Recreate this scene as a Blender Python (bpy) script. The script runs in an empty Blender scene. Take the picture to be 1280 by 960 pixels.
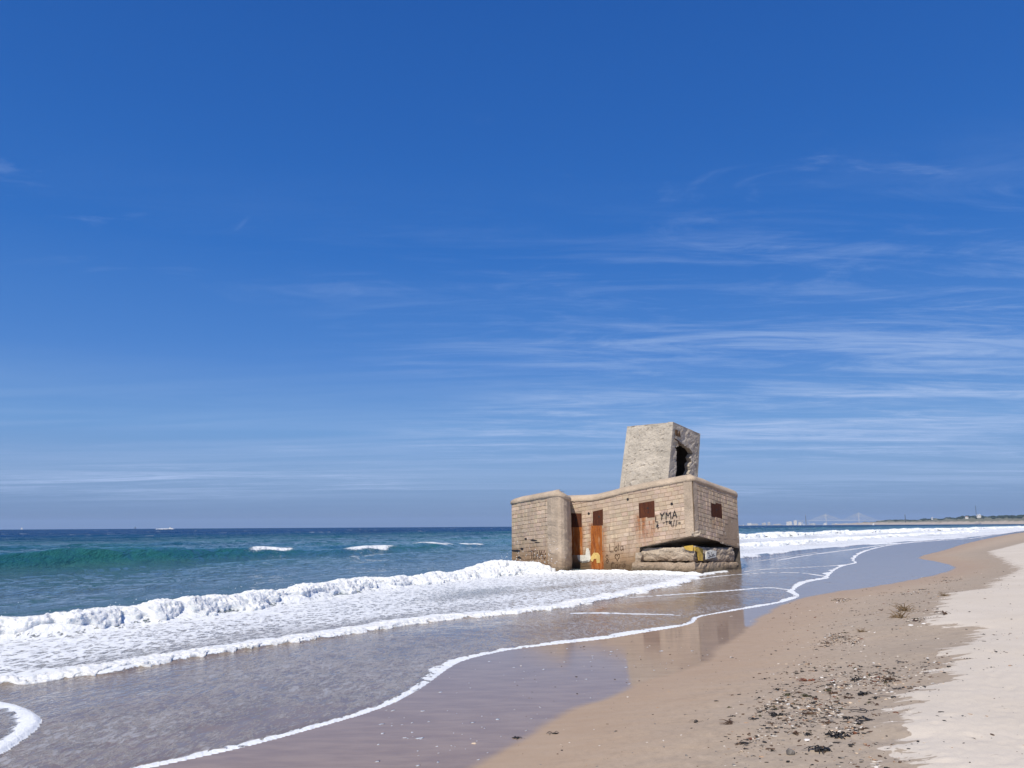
import bpy, bmesh, math, random
import numpy as np

# ------------------------------------------------------------------ camera, sky, sun
SC = bpy.context.scene
COL = SC.collection
R = math.radians
CAM_H = 2.3
cam = bpy.data.cameras.new("camera")
camo = bpy.data.objects.new("camera", cam)
COL.objects.link(camo)
cam.sensor_width = 36.0
cam.lens = 36.0 * 980.0 / 1280.0
cam.clip_start = 0.05
cam.clip_end = 60000.0
from mathutils import Matrix, Vector
_p, _r = R(10.27), R(0.31)
_f = Vector((0, math.cos(_p), math.sin(_p)))
_x = Vector((1, 0, 0))
_u = _x.cross(_f)
_rx = _x * math.cos(_r) - _u * math.sin(_r)
_ru = _u * math.cos(_r) + _x * math.sin(_r)
_m = Matrix((( _rx.x, _ru.x, -_f.x), (_rx.y, _ru.y, -_f.y), (_rx.z, _ru.z, -_f.z)))
camo.matrix_world = Matrix.Translation((0, 0, CAM_H)) @ _m.to_4x4()
SC.camera = camo

SUN_EL, SUN_AZ = 46.0, 203.0          # azimuth clockwise from +Y: behind the camera, to its left
sd = bpy.data.lights.new("sun", 'SUN')
sd.energy = 4.9
sd.angle = R(0.53)
sd.color = (1.0, 0.935, 0.82)
so = bpy.data.objects.new("sun", sd)
COL.objects.link(so)
sdir = Vector((math.sin(R(SUN_AZ)) * math.cos(R(SUN_EL)), math.cos(R(SUN_AZ)) * math.cos(R(SUN_EL)), math.sin(R(SUN_EL))))
so.rotation_euler = sdir.to_track_quat('Z', 'Y').to_euler()
so.location = sdir * 100

SC.view_settings.view_transform = 'Standard'
SC.view_settings.look = 'None'
SC.view_settings.gamma = 1.0
SC.view_settings.exposure = 0.0
SC.cycles.max_bounces = 6
SC.cycles.volume_bounces = 0
SC.cycles.volume_max_steps = 64

HAZE_DENSITY = 4.2e-5
SKY_STRENGTH = 0.10


class NG:
    """small helper round a node tree"""
    def __init__(self, tree):
        self.t = tree
        self.n = tree.nodes
        self.l = tree.links

    def node(self, typ, **kw):
        nd = self.n.new(typ)
        for k, v in kw.items():
            if k == 'inp':
                for kk, vv in v.items():
                    self.put(nd.inputs[kk], vv)
            else:
                setattr(nd, k, v)
        return nd

    def put(self, sock, v):
        if isinstance(v, bpy.types.NodeSocket):
            self.l.new(v, sock)
        elif isinstance(v, bpy.types.Node):
            self.l.new(v.outputs[0], sock)
        else:
            if hasattr(sock.default_value, '__len__') and isinstance(v, (tuple, list)) and len(v) == 3 and len(sock.default_value) == 4:
                v = (*v, 1.0)
            sock.default_value = v

    def math(self, op, a, b=None, c=None, clamp=False):
        nd = self.n.new('ShaderNodeMath')
        nd.operation = op
        nd.use_clamp = clamp
        self.put(nd.inputs[0], a)
        if b is not None:
            self.put(nd.inputs[1], b)
        if c is not None:
            self.put(nd.inputs[2], c)
        return nd.outputs[0]

    def sstep(self, v, lo, hi, t0=0.0, t1=1.0):
        nd = self.n.new('ShaderNodeMapRange')
        nd.interpolation_type = 'SMOOTHSTEP'
        self.put(nd.inputs['Value'], v)
        self.put(nd.inputs['From Min'], lo)
        self.put(nd.inputs['From Max'], hi)
        nd.inputs['To Min'].default_value = t0
        nd.inputs['To Max'].default_value = t1
        return nd.outputs[0]

    def mix(self, f, a, b, typ='RGBA', blend='MIX'):
        nd = self.n.new('ShaderNodeMix')
        nd.data_type = typ
        nd.blend_type = blend
        self.put(nd.inputs[0], f)
        if typ == 'RGBA':
            self.put(nd.inputs[6], a)
            self.put(nd.inputs[7], b)
            return nd.outputs[2]
        self.put(nd.inputs[2], a)
        self.put(nd.inputs[3], b)
        return nd.outputs[0]

    def noise(self, vec, scale, detail=4, rough=0.55, dist=0.0, dim='3D'):
        nd = self.n.new('ShaderNodeTexNoise')
        nd.noise_dimensions = dim
        self.put(nd.inputs['Vector'], vec)
        nd.inputs['Scale'].default_value = scale
        nd.inputs['Detail'].default_value = detail
        nd.inputs['Roughness'].default_value = rough
        nd.inputs['Distortion'].default_value = dist
        return nd.outputs[0]

    def voro(self, vec, scale, feature='F1', rand=1.0):
        nd = self.n.new('ShaderNodeTexVoronoi')
        nd.feature = feature
        self.put(nd.inputs['Vector'], vec)
        nd.inputs['Scale'].default_value = scale
        nd.inputs['Randomness'].default_value = rand
        return nd

    def mapping(self, vec, scale=(1, 1, 1), rot=(0, 0, 0), loc=(0, 0, 0)):
        nd = self.n.new('ShaderNodeMapping')
        self.put(nd.inputs[0], vec)
        nd.inputs['Scale'].default_value = scale
        nd.inputs['Rotation'].default_value = rot
        nd.inputs['Location'].default_value = loc
        return nd.outputs[0]

    def attr(self, name):
        nd = self.n.new('ShaderNodeAttribute')
        nd.attribute_name = name
        return nd

    def bump(self, h, strength, dist, normal=None):
        nd = self.n.new('ShaderNodeBump')
        nd.inputs['Strength'].default_value = strength
        nd.inputs['Distance'].default_value = dist
        self.put(nd.inputs['Height'], h)
        if normal is not None:
            self.put(nd.inputs['Normal'], normal)
        return nd.outputs[0]


# sky
W = bpy.data.worlds.new("World")
SC.world = W
W.use_nodes = True
g = NG(W.node_tree)
for nd in list(g.n):
    g.n.remove(nd)
out = g.node('ShaderNodeOutputWorld')
bg = g.node('ShaderNodeBackground')
bg.inputs[1].default_value = SKY_STRENGTH
sky = g.node('ShaderNodeTexSky', sky_type='NISHITA', sun_disc=False, sun_elevation=R(SUN_EL), sun_rotation=R(SUN_AZ),
             altitude=0.0, air_density=1.0, dust_density=0.35, ozone_density=4.0)
hs = g.node('ShaderNodeHueSaturation', inp={'Color': sky.outputs[0], 'Saturation': 1.25, 'Value': 0.9, 'Hue': 0.503})
tc = g.node('ShaderNodeTexCoord')
sep = g.node('ShaderNodeSeparateXYZ', inp={0: tc.outputs['Generated']})
zc = g.math('ADD', g.math('MAXIMUM', sep.outputs[2], 0.0), 0.035)
px_ = g.math('DIVIDE', sep.outputs[0], zc)
py_ = g.math('DIVIDE', sep.outputs[1], zc)
pv = g.node('ShaderNodeCombineXYZ', inp={0: px_, 1: py_})
# cirrus: a thin layer seen at a grazing angle, streaks drawn out along one direction
v1 = g.mapping(pv, (0.24, 1.15, 1), (0, 0, R(5)), (3.1, 0.4, 0))
n1 = g.noise(v1, 1.0, 9, 0.66, 0.9)
v2 = g.mapping(pv, (0.16, 0.22, 1), (0, 0, R(14)), (8.2, 0.3, 0))
n2 = g.noise(v2, 1.0, 3, 0.5)
v3 = g.mapping(pv, (1.1, 3.0, 1), (0, 0, R(-6)), (0.7, 2.2, 0))
n3 = g.noise(v3, 1.0, 8, 0.70, 1.8)
streak = g.math('ADD', g.math('MULTIPLY', n1, 0.60), g.math('MULTIPLY', n3, 0.40))
streak = g.sstep(streak, 0.43, 0.66)
bank = g.sstep(n2, 0.40, 0.62)
lowm = g.sstep(sep.outputs[2], 0.44, 0.16)
veil = g.math('MULTIPLY', g.math('MULTIPLY', g.sstep(sep.outputs[2], 0.24, 0.06), g.sstep(sep.outputs[2], 0.01, 0.06)), 0.30)
cl = g.math('MULTIPLY', g.math('MULTIPLY', streak, bank), g.math('MULTIPLY', lowm, 0.78))
v4 = g.mapping(pv, (1.5, 2.2, 1), (0, 0, R(25)), (4.3, 2.9, 0))
wisp = g.math('MULTIPLY', g.sstep(g.noise(v4, 1.0, 7, 0.6, 1.0), 0.57, 0.80), g.math('MULTIPLY', g.sstep(sep.outputs[2], 0.25, 0.33), g.sstep(sep.outputs[2], 0.50, 0.40)))
cl = g.math('ADD', cl, g.math('MULTIPLY', wisp, 0.35))
cl = g.math('MULTIPLY', cl, g.sstep(sep.outputs[2], 0.012, 0.06))
cl = g.math('ADD', cl, g.math('MULTIPLY', veil, g.sstep(n1, 0.3, 0.7)), clamp=True)
# clear-air colour by height above the horizon, the same all the way round
ramp = g.node('ShaderNodeValToRGB')
g.put(ramp.inputs[0], g.math('MAXIMUM', sep.outputs[2], 0.0))
RAMP = [(0.0, (.115, .225, .480)), (.022, (.135, .255, .520)), (.06, (.205, .350, .640)), (.12, (.150, .330, .680)), (.20, (.075, .235, .640)),
        (.333, (.030, .162, .555)), (.475, (.022, .128, .480)), (.60, (.017, .106, .425)), (1.0, (.011, .070, .320))]
el = ramp.color_ramp.elements
while len(el) < len(RAMP):
    el.new(0.5)
for e_, (p_, c_) in zip(el, RAMP):
    e_.position = p_; e_.color = (*c_, 1)
clear = g.mix(1.0, ramp.outputs[0], (10, 10, 10), blend='MULTIPLY')
g.n[-1].clamp_result = False if hasattr(g.n[-1], 'clamp_result') else False
base_sky = g.mix(0.88, hs.outputs[0], clear)
skyc = g.mix(cl, base_sky, (4.1, 5.5, 8.4))
g.put(bg.inputs[0], skyc)
g.put(out.inputs[0], bg.outputs[0])

# ------------------------------------------------------------------ numeric helpers
rng = np.random.default_rng(7)
random.seed(7)


def _hash(ix, iy, iz, seed):
    h = (ix.astype(np.int64) * 374761393 + iy.astype(np.int64) * 668265263 + iz.astype(np.int64) * 2147483647 + seed * 974634777) & 0xFFFFFFFF
    h = ((h ^ (h >> 13)) * 1274126177) & 0xFFFFFFFF
    h = (h ^ (h >> 16)) & 0xFFFFFF
    return h.astype(np.float64) / 0xFFFFFF


def vn2(x, y, seed=0):
    x = np.asarray(x, float); y = np.asarray(y, float)
    ix, iy = np.floor(x), np.floor(y)
    fx, fy = x - ix, y - iy
    fx = fx * fx * fx * (fx * (fx * 6 - 15) + 10)
    fy = fy * fy * fy * (fy * (fy * 6 - 15) + 10)
    z = np.zeros_like(ix)
    a = _hash(ix, iy, z, seed); b = _hash(ix + 1, iy, z, seed)
    c = _hash(ix, iy + 1, z, seed); d = _hash(ix + 1, iy + 1, z, seed)
    return (a + (b - a) * fx) * (1 - fy) + (c + (d - c) * fx) * fy


def vn3(x, y, z, seed=0):
    x = np.asarray(x, float); y = np.asarray(y, float); z = np.asarray(z, float)
    ix, iy, iz = np.floor(x), np.floor(y), np.floor(z)
    fx, fy, fz = x - ix, y - iy, z - iz
    fx = fx * fx * (3 - 2 * fx); fy = fy * fy * (3 - 2 * fy); fz = fz * fz * (3 - 2 * fz)
    r = 0
    for dx in (0, 1):
        for dy in (0, 1):
            for dz in (0, 1):
                w = (fx if dx else 1 - fx) * (fy if dy else 1 - fy) * (fz if dz else 1 - fz)
                r = r + w * _hash(ix + dx, iy + dy, iz + dz, seed)
    return r


def fbm2(x, y, oct=4, seed=0, gain=0.5):
    s = 0; a = 1; t = 0
    for o in range(oct):
        s = s + a * vn2(np.asarray(x) * 2 ** o, np.asarray(y) * 2 ** o, seed + o * 17)
        t += a; a *= gain
    return s / t


def fbm3(x, y, z, oct=3, seed=0, gain=0.5):
    s = 0; a = 1; t = 0
    for o in range(oct):
        s = s + a * vn3(x * 2 ** o, y * 2 ** o, z * 2 ** o, seed + o * 17)
        t += a; a *= gain
    return s / t


def sm(v, a, b):
    t = np.clip((v - a) / (b - a), 0, 1)
    return t * t * (3 - 2 * t)


def polydist(P, line):
    """distance to a polyline, side of it (+ = left of its direction) and arc length of the nearest point"""
    best = np.full(len(P), 1e18); side = np.zeros(len(P)); arc = np.zeros(len(P)); acc = 0.0
    L = np.asarray(line, float)
    for i in range(len(L) - 1):
        a, b = L[i], L[i + 1]
        d = b - a
        ln = math.hypot(*d)
        t = np.clip(((P[:, 0] - a[0]) * d[0] + (P[:, 1] - a[1]) * d[1]) / ln ** 2, 0, 1)
        ex = P[:, 0] - a[0] - t * d[0]; ey = P[:, 1] - a[1] - t * d[1]
        q = ex * ex + ey * ey
        s = d[0] * (P[:, 1] - a[1]) - d[1] * (P[:, 0] - a[0])
        m = q < best
        best[m] = q[m]; side[m] = np.sign(s[m]); arc[m] = acc + t[m] * ln
        acc += ln
    return np.sqrt(best), side, arc


def inside(P, poly):
    r = np.zeros(len(P), bool)
    Q = np.asarray(poly, float)
    n = len(Q)
    for i in range(n):
        x0, y0 = Q[i]; x1, y1 = Q[(i + 1) % n]
        if y0 == y1:
            continue
        c = ((y0 > P[:, 1]) != (y1 > P[:, 1])) & (P[:, 0] < (x1 - x0) * (P[:, 1] - y0) / (y1 - y0) + x0)
        r ^= c
    return r


def chaikin(line, n=2):
    L = [tuple(p) for p in line]
    for _ in range(n):
        o = [L[0]]
        for a, b in zip(L[:-1], L[1:]):
            o.append((a[0] * .75 + b[0] * .25, a[1] * .75 + b[1] * .25))
            o.append((a[0] * .25 + b[0] * .75, a[1] * .25 + b[1] * .75))
        o.append(L[-1])
        L = o
    return L


def sdist(P, line, close):
    """signed distance, + on the sea side"""
    d, _, _ = polydist(P, line)
    return np.where(inside(P, list(line) + close), d, -d)


def tag(o, label=None, cat=None, group=None, kind=None):
    if label: o['label'] = label
    if cat: o['category'] = cat
    if group: o['group'] = group
    if kind: o['kind'] = kind
    return o


def mesh_np(name, V, F, mat=None, parent=None, smooth=False, attrs=None):
    """V (n,3) array, F (m,3 or 4) int array (or list of tuples) -> one object"""
    me = bpy.data.meshes.new(name)
    if isinstance(F, np.ndarray):
        k = F.shape[1]
        me.vertices.add(len(V)); me.vertices.foreach_set('co', np.asarray(V, np.float32).ravel())
        me.loops.add(F.size); me.loops.foreach_set('vertex_index', F.astype(np.int32).ravel())
        me.polygons.add(len(F)); me.polygons.foreach_set('loop_start', np.arange(0, F.size, k, dtype=np.int32))
        me.update(calc_edges=True)
    else:
        me.from_pydata([tuple(map(float, v)) for v in V], [], [tuple(int(i) for i in f) for f in F])
    if smooth:
        me.polygons.foreach_set('use_smooth', np.ones(len(me.polygons), bool))
    for an, av in (attrs or {}).items():
        av = np.asarray(av, np.float32)
        if av.ndim == 1:
            at = me.attributes.new(an, 'FLOAT', 'POINT'); at.data.foreach_set('value', av)
        else:
            at = me.attributes.new(an, 'FLOAT_COLOR', 'POINT'); at.data.foreach_set('color', av.ravel())
    me.validate()
    if mat: me.materials.append(mat)
    o = bpy.data.objects.new(name, me)
    COL.objects.link(o)
    if parent: o.parent = parent
    return o


def empty(name, loc=(0, 0, 0), rz=0):
    o = bpy.data.objects.new(name, None)
    COL.objects.link(o)
    o.location = loc; o.rotation_euler = (0, 0, rz); o.empty_display_size = 0.3
    return o


class MB:
    """collects simple solids into one mesh"""
    def __init__(self):
        self.v = []; self.f = []; self.c = []

    def add(self, V, F, col=None):
        b = len(self.v)
        self.v += [tuple(p) for p in V]
        self.f += [tuple(i + b for i in f) for f in F]
        self.c += [col or (1, 1, 1, 1)] * len(V)

    def box(self, c, s, rz=0, col=None):
        x, y, z = s[0] / 2, s[1] / 2, s[2] / 2
        V = []
        for a, b, d in ((-x, -y, -z), (x, -y, -z), (x, y, -z), (-x, y, -z), (-x, -y, z), (x, -y, z), (x, y, z), (-x, y, z)):
            V.append((c[0] + a * math.cos(rz) - b * math.sin(rz), c[1] + a * math.sin(rz) + b * math.cos(rz), c[2] + d))
        self.add(V, [(3, 2, 1, 0), (4, 5, 6, 7), (0, 1, 5, 4), (1, 2, 6, 5), (2, 3, 7, 6), (3, 0, 4, 7)], col)

    def tube(self, pts, r, n=6, col=None, flat=1.0):
        pts = [Vector(p) for p in pts]
        rr = r if hasattr(r, '__len__') else [r] * len(pts)
        V = []; F = []
        for i, p in enumerate(pts):
            d = (pts[min(i + 1, len(pts) - 1)] - pts[max(i - 1, 0)])
            d = d.normalized() if d.length > 1e-9 else Vector((0, 0, 1))
            a = d.cross(Vector((0, 0, 1)))
            a = a.normalized() if a.length > 1e-3 else Vector((1, 0, 0))
            b = a.cross(d).normalized()
            for k in range(n):
                t = 2 * math.pi * k / n
                V.append(p + a * (math.cos(t) * rr[i]) + b * (math.sin(t) * rr[i] * flat))
        for i in range(len(pts) - 1):
            for k in range(n):
                F.append((i * n + k, i * n + (k + 1) % n, (i + 1) * n + (k + 1) % n, (i + 1) * n + k))
        F.append(tuple(range(n - 1, -1, -1)))
        F.append(tuple((len(pts) - 1) * n + k for k in range(n)))
        self.add(V, F, col)

    def blob(self, c, s, seed=0, amp=0.3, seg=7, rings=5, col=None, rz=0):
        V = [(c[0], c[1], c[2] - s[2])]; F = []
        rr = random.Random(seed)
        for i in range(1, rings):
            ph = math.pi * i / rings - math.pi / 2
            for k in range(seg):
                t = 2 * math.pi * k / seg
                q = 1 + rr.uniform(-amp, amp)
                x = math.cos(ph) * math.cos(t) * s[0] * q; y = math.cos(ph) * math.sin(t) * s[1] * q
                V.append((c[0] + x * math.cos(rz) - y * math.sin(rz), c[1] + x * math.sin(rz) + y * math.cos(rz), c[2] + math.sin(ph) * s[2] * q))
        V.append((c[0], c[1], c[2] + s[2]))
        n = len(V) - 1
        for k in range(seg):
            F.append((0, 1 + (k + 1) % seg, 1 + k))
            F.append((n, 1 + (rings - 2) * seg + k, 1 + (rings - 2) * seg + (k + 1) % seg))
            for i in range(rings - 2):
                a = 1 + i * seg
                F.append((a + k, a + (k + 1) % seg, a + seg + (k + 1) % seg, a + seg + k))
        self.add(V, F, col)

    def build(self, name, mat, parent=None, smooth=False, color=False):
        at = {'tint': np.array(self.c)} if color else None
        return mesh_np(name, self.v, self.f, mat, parent, smooth, at)


def new_mat(name):
    m = bpy.data.materials.new(name)
    m.use_nodes = True
    g = NG(m.node_tree)
    b = g.n['Principled BSDF']
    return m, g, b


def simple_mat(name, col, rough=0.7, var=0.25, scale=6.0, bump=0.0, spec=0.3):
    m, g, b = new_mat(name)
    geo = g.node('ShaderNodeNewGeometry')
    n = g.noise(geo.outputs['Position'], scale, 5, 0.6)
    lo = tuple(c * (1 - var) for c in col); hi = tuple(min(1, c * (1 + var)) for c in col)
    g.put(b.inputs['Base Color'], g.mix(g.sstep(n, 0.3, 0.7), lo, hi))
    b.inputs['Roughness'].default_value = rough
    b.inputs['Specular IOR Level'].default_value = spec
    if bump:
        g.put(b.inputs['Normal'], g.bump(n, bump, 0.02))
    return m


# ------------------------------------------------------------------ shore lines (metres, world)
FAR_L = [(2600, 20000), (-20000, 20000), (-20000, -20000)]
WATER = [(-60, -90), (-25, -30), (-10, -4), (-5.2, 6.0), (-4.08, 7.39), (-3.48, 8.07), (-2.85, 8.69), (-2.23, 9.56), (-1.64, 10.51), (-1.36, 11.47), (-1.25, 12.08), (-1.06, 13.32), (-0.85, 14.16), (-0.32, 14.92), (-0.03, 15.29), (1.24, 16.16), (1.92, 16.58), (2.7, 17.39), (3.8, 18.42), (4.28, 19.14), (4.59, 20.27), (5.38, 21.14), (7.73, 23.56), (8.91, 25.29), (9.39, 26.41), (9.71, 28.15), (11.91, 32.58), (13.57, 34.41), (13.96, 35.72), (17.91, 44.05), (20.73, 48.0), (21.66, 51.2), (28.96, 66.43), (39.95, 85.63), (51.39, 101.77), (69.43, 121.11), (102.31, 167.74), (140.64, 222.39), (300, 430), (900, 1200), (2500, 3000)]
GLOSS = [(-56, -90), (-21, -30), (-6, -4), (-1.6, 5.6), (-0.4, 7.91), (-0.02, 8.88), (0.56, 10.02), (1.27, 11.15), (1.84, 12.02), (2.73, 12.89), (3.89, 15.14), (5.71, 19.45), (9.13, 25.77), (13.57, 29.88), (18.72, 35.67), (23.36, 42.04), (26.0, 49.38), (26.95, 54.21), (36.78, 68.38), (55.08, 96.82), (108.89, 174.5), (146, 224), (306, 430), (906, 1200), (2506, 3000)]
DRY = [(-50, -90), (-14, -30), (-1.0, -4), (1.9, 4.4), (2.85, 6.1), (3.1, 6.76), (3.3, 7.2), (3.62, 7.46), (3.45, 7.85), (3.75, 8.2), (4.3, 8.85), (4.45, 9.3), (5.05, 9.8), (5.46, 10.45), (6.25, 11.5), (6.5, 12.4), (7.7, 13.5), (8.5, 14.7), (8.1, 15.8), (9.3, 17.75), (12.01, 22.35), (14.2, 24.0), (15.27, 25.76), (21.15, 33.58), (25.9, 42.37), (32.17, 54.29), (68.95, 104.0), (116, 172), (152, 224), (312, 430), (912, 1200), (2512, 3000)]
BORE = [(-60, -66), (-25, -7), (-10.95, 17.41), (-9.92, 18.0), (-9.12, 19.67), (-7.63, 22.68), (-6.0, 27.41), (-3.9, 32.4), (-0.05, 38.31), (1.6, 39.7)]
FRONT2 = [(-60, -72), (-25, -14), (-8.03, 12.14), (-7.75, 12.43), (-6.88, 13.06), (-6.06, 14.06), (-5.12, 15.34), (-4.24, 16.55), (-3.38, 17.98), (-2.33, 19.52), (-0.87, 21.16), (0.5, 21.67), (1.66, 22.96), (2.39, 24.59), (3.49, 26.44), (5.0, 29.12), (6.57, 31.78), (7.74, 34.27), (8.82, 37.2), (11.5, 40.92), (13.9, 48), (15.84, 55.99), (24.58, 68.64), (35.67, 84.03), (54.54, 107.99), (74.71, 130.27), (128.89, 205), (290, 435), (890, 1210)]
SWELL = [(-60, -66), (-10.95, 17.41), (-7.63, 22.68), (-3.9, 32.4), (2.34, 42), (12, 62), (30, 100), (66, 160), (150, 272), (400, 610), (1200, 1500), (3000, 3400)]
SURF_A = [(22, 105), (28.76, 120.27), (37.94, 133.45), (55.2, 153.53), (77.28, 181.5), (121.39, 240.13), (168.44, 292.1), (217.51, 352.02), (290, 445)]
SURF_B = [(17, 70), (22.69, 80.0), (34.33, 95.65), (50.71, 119.25), (84.52, 164.12), (128.89, 221.28)]
SURF_C = [(12.6, 47), (15.84, 55.99), (24.58, 68.64), (35.67, 84.03), (42.77, 91.64), (54.54, 107.99), (74.71, 130.27)]
LINES = [  # foam lines left by earlier swashes: points, half width, strength
    (chaikin([(4.59, 20.27), (4.27, 20.64), (3.25, 20.87), (2.46, 21.1), (1.53, 21.14)]), 0.09, 1.0),
    (chaikin([(3.29, 25.9), (5.99, 27.08), (7.21, 27.65), (9.34, 29.62), (9.68, 28.15)]), 0.12, 0.95),
    (chaikin([(7.76, 34.37), (9.5, 36.98), (12.12, 38.29), (13.71, 38.47), (13.79, 35.74)]), 0.14, 0.8),
    (chaikin([(11.1, 39.37), (12.69, 41.36), (16.29, 43.37), (19.05, 45.73), (20.73, 48.0)]), 0.16, 0.8),
    (chaikin([(17, 52), (22, 60), (29, 70), (38, 84), (50, 101), (68, 122)]), 0.25, 0.75),
    (chaikin([(15, 50.5), (20, 58.5), (25, 66)]), 0.3, 0.6),
]
LOBE = chaikin([(-9.5, 12.3), (-7.43, 11.42), (-6.93, 11.15), (-6.33, 10.71), (-5.73, 10.05), (-5.53, 9.73), (-5.36, 9.26), (-5.25, 8.75), (-5.19, 8.46), (-5.09, 7.83), (-5.6, 6.5), (-8, 3.5)], 2)
WATER = WATER[:4] + chaikin(WATER[4:36], 2) + WATER[36:]
GLOSS = chaikin(GLOSS, 2)
FRONT2 = FRONT2[:2] + chaikin(FRONT2[2:], 1)
CLOSE = FAR_L
EARTH = 6371000.0 * 1.15


def curve(P):
    return -(P[:, 0] ** 2 + P[:, 1] ** 2) / (2 * EARTH)


FOOT = []
for i in range(200):
    y = rng.uniform(4.5, 40) if i > 60 else rng.uniform(5, 14)
    x = y * rng.uniform(0.36, 0.80)
    FOOT.append((x, y, rng.uniform(0, math.pi), rng.uniform(0.7, 1.3)))
# a few trails of paired prints
for (sx, sy, ang) in ((4.6, 6.2, 62), (6.4, 8.4, 50), (5.3, 7.6, 80), (9.0, 13.0, 57), (8.6, 11.0, 40)):
    for k in range(14):
        a = R(ang)
        off = 0.11 * (1 if k % 2 else -1)
        FOOT.append((sx + math.cos(a) * k * 0.62 - math.sin(a) * off, sy + math.sin(a) * k * 0.62 + math.cos(a) * off, a, 1.0))


def sand_z(P, fine=True):
    dG = -sdist(P, GLOSS, CLOSE)      # + landward
    dD = -sdist(P, DRY, CLOSE)
    dW = sdist(P, WATER, CLOSE)       # + seaward
    z = np.empty(len(P))
    sea = dG < 0
    z[sea] = 0.045 - np.clip(-dG[sea], 0, 8) * 0.0035
    z -= 0
    zs = z[sea] - np.clip(dW[sea] - 3.0, 0, 60) * 0.028
    z[sea] = np.maximum(zs, -2.2)
    mid = (dG >= 0) & (dD < 0)
    f = dG[mid] / np.maximum(dG[mid] - dD[mid], 1e-6)
    z[mid] = 0.045 + 0.37 * (0.35 * f + 0.65 * f ** 1.5)
    land = (~sea) & (dD >= 0)
    z[land] = 0.415 + 0.55 * (1 - np.exp(-dD[land] / 9.0)) + np.clip(dD[land] - 30, 0, 400) * 0.02
    if fine:
        x, y = P[:, 0], P[:, 1]
        r = np.hypot(x, y)
        near = np.clip(1.3 - r / 90, 0, 1)
        dry = sm(dD, -0.1, 0.35)
        damp = sm(dG, 0.1, 1.2) * (1 - dry)
        z += dry * near * ((fbm2(x * .5, y * .5, 2, 3) - .5) * 0.035 + (fbm2(x * 5, y * 6, 3, 9) - .5) * 0.010 + (fbm2(x * 16, y * 20, 3, 5) - .5) * 0.018)
        z += dry * 0.016
        a = 0.5; ux = x * .86 + y * .5; uy = -x * .5 + y * .86
        z += damp * near * ((fbm2(ux * 0.7, uy * 2.2, 3, 21) - .5) * 0.03 + (fbm2(ux * 4, uy * 14, 3, 24) - .5) * 0.006)
        wrack = damp * sm(dD, -3.2, -0.6)
        z += wrack * near * ((fbm2(x * 7, y * 7, 3, 33) - .5) * 0.022)
        ok = r < 60
        idx = np.where(ok & (dry > 0))[0]
        if len(idx):
            xs, ys = x[idx], y[idx]
            dz = np.zeros(len(idx))
            order = np.argsort(ys); yo = ys[order]
            for (fx, fy, fa, fs) in FOOT:
                lo, hi = np.searchsorted(yo, fy - 0.45), np.searchsorted(yo, fy + 0.45)
                ii = order[lo:hi]
                if not len(ii): continue
                dx, dy = xs[ii] - fx, ys[ii] - fy
                a_ = (dx * math.cos(fa) + dy * math.sin(fa)) / (0.15 * fs); b_ = (-dx * math.sin(fa) + dy * math.cos(fa)) / (0.062 * fs)
                q = np.sqrt(a_ * a_ + b_ * b_ * (1 + .35 * np.sin(a_ * 2)))
                dz[ii] += -0.011 * (1 - sm(q, 0.3, 1.1)) + 0.004 * np.exp(-((q - 1.35) / 0.3) ** 2)
            z[idx] += dz * dry[idx]
    return z + curve(P) * (np.hypot(P[:, 0], P[:, 1]) > 500), dG, dD, dW


def polar(rows, az):
    A, Rr = np.meshgrid(az, rows)
    P = np.stack([(Rr * np.sin(A)).ravel(), (Rr * np.cos(A)).ravel()], 1)
    nr, na = len(rows), len(az)
    i = np.arange(nr - 1)[:, None] * na + np.arange(na - 1)[None, :]
    F = np.stack([i, i + 1, i + na + 1, i + na], -1).reshape(-1, 4)
    return P, F


def radii(r0, r1, n, k):
    """spacing grows like a mix of r (far) and r^2 (near the eye)"""
    rr = np.geomspace(r0, r1, 4000)
    dens = 1.0 / (rr * rr / k + rr * 0.0 + 1e-9) + 1.0 / rr * 0.9
    c = np.concatenate([[0], np.cumsum((dens[1:] + dens[:-1]) / 2 * np.diff(rr))])
    return np.interp(np.linspace(0, c[-1], n), c, rr)


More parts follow.
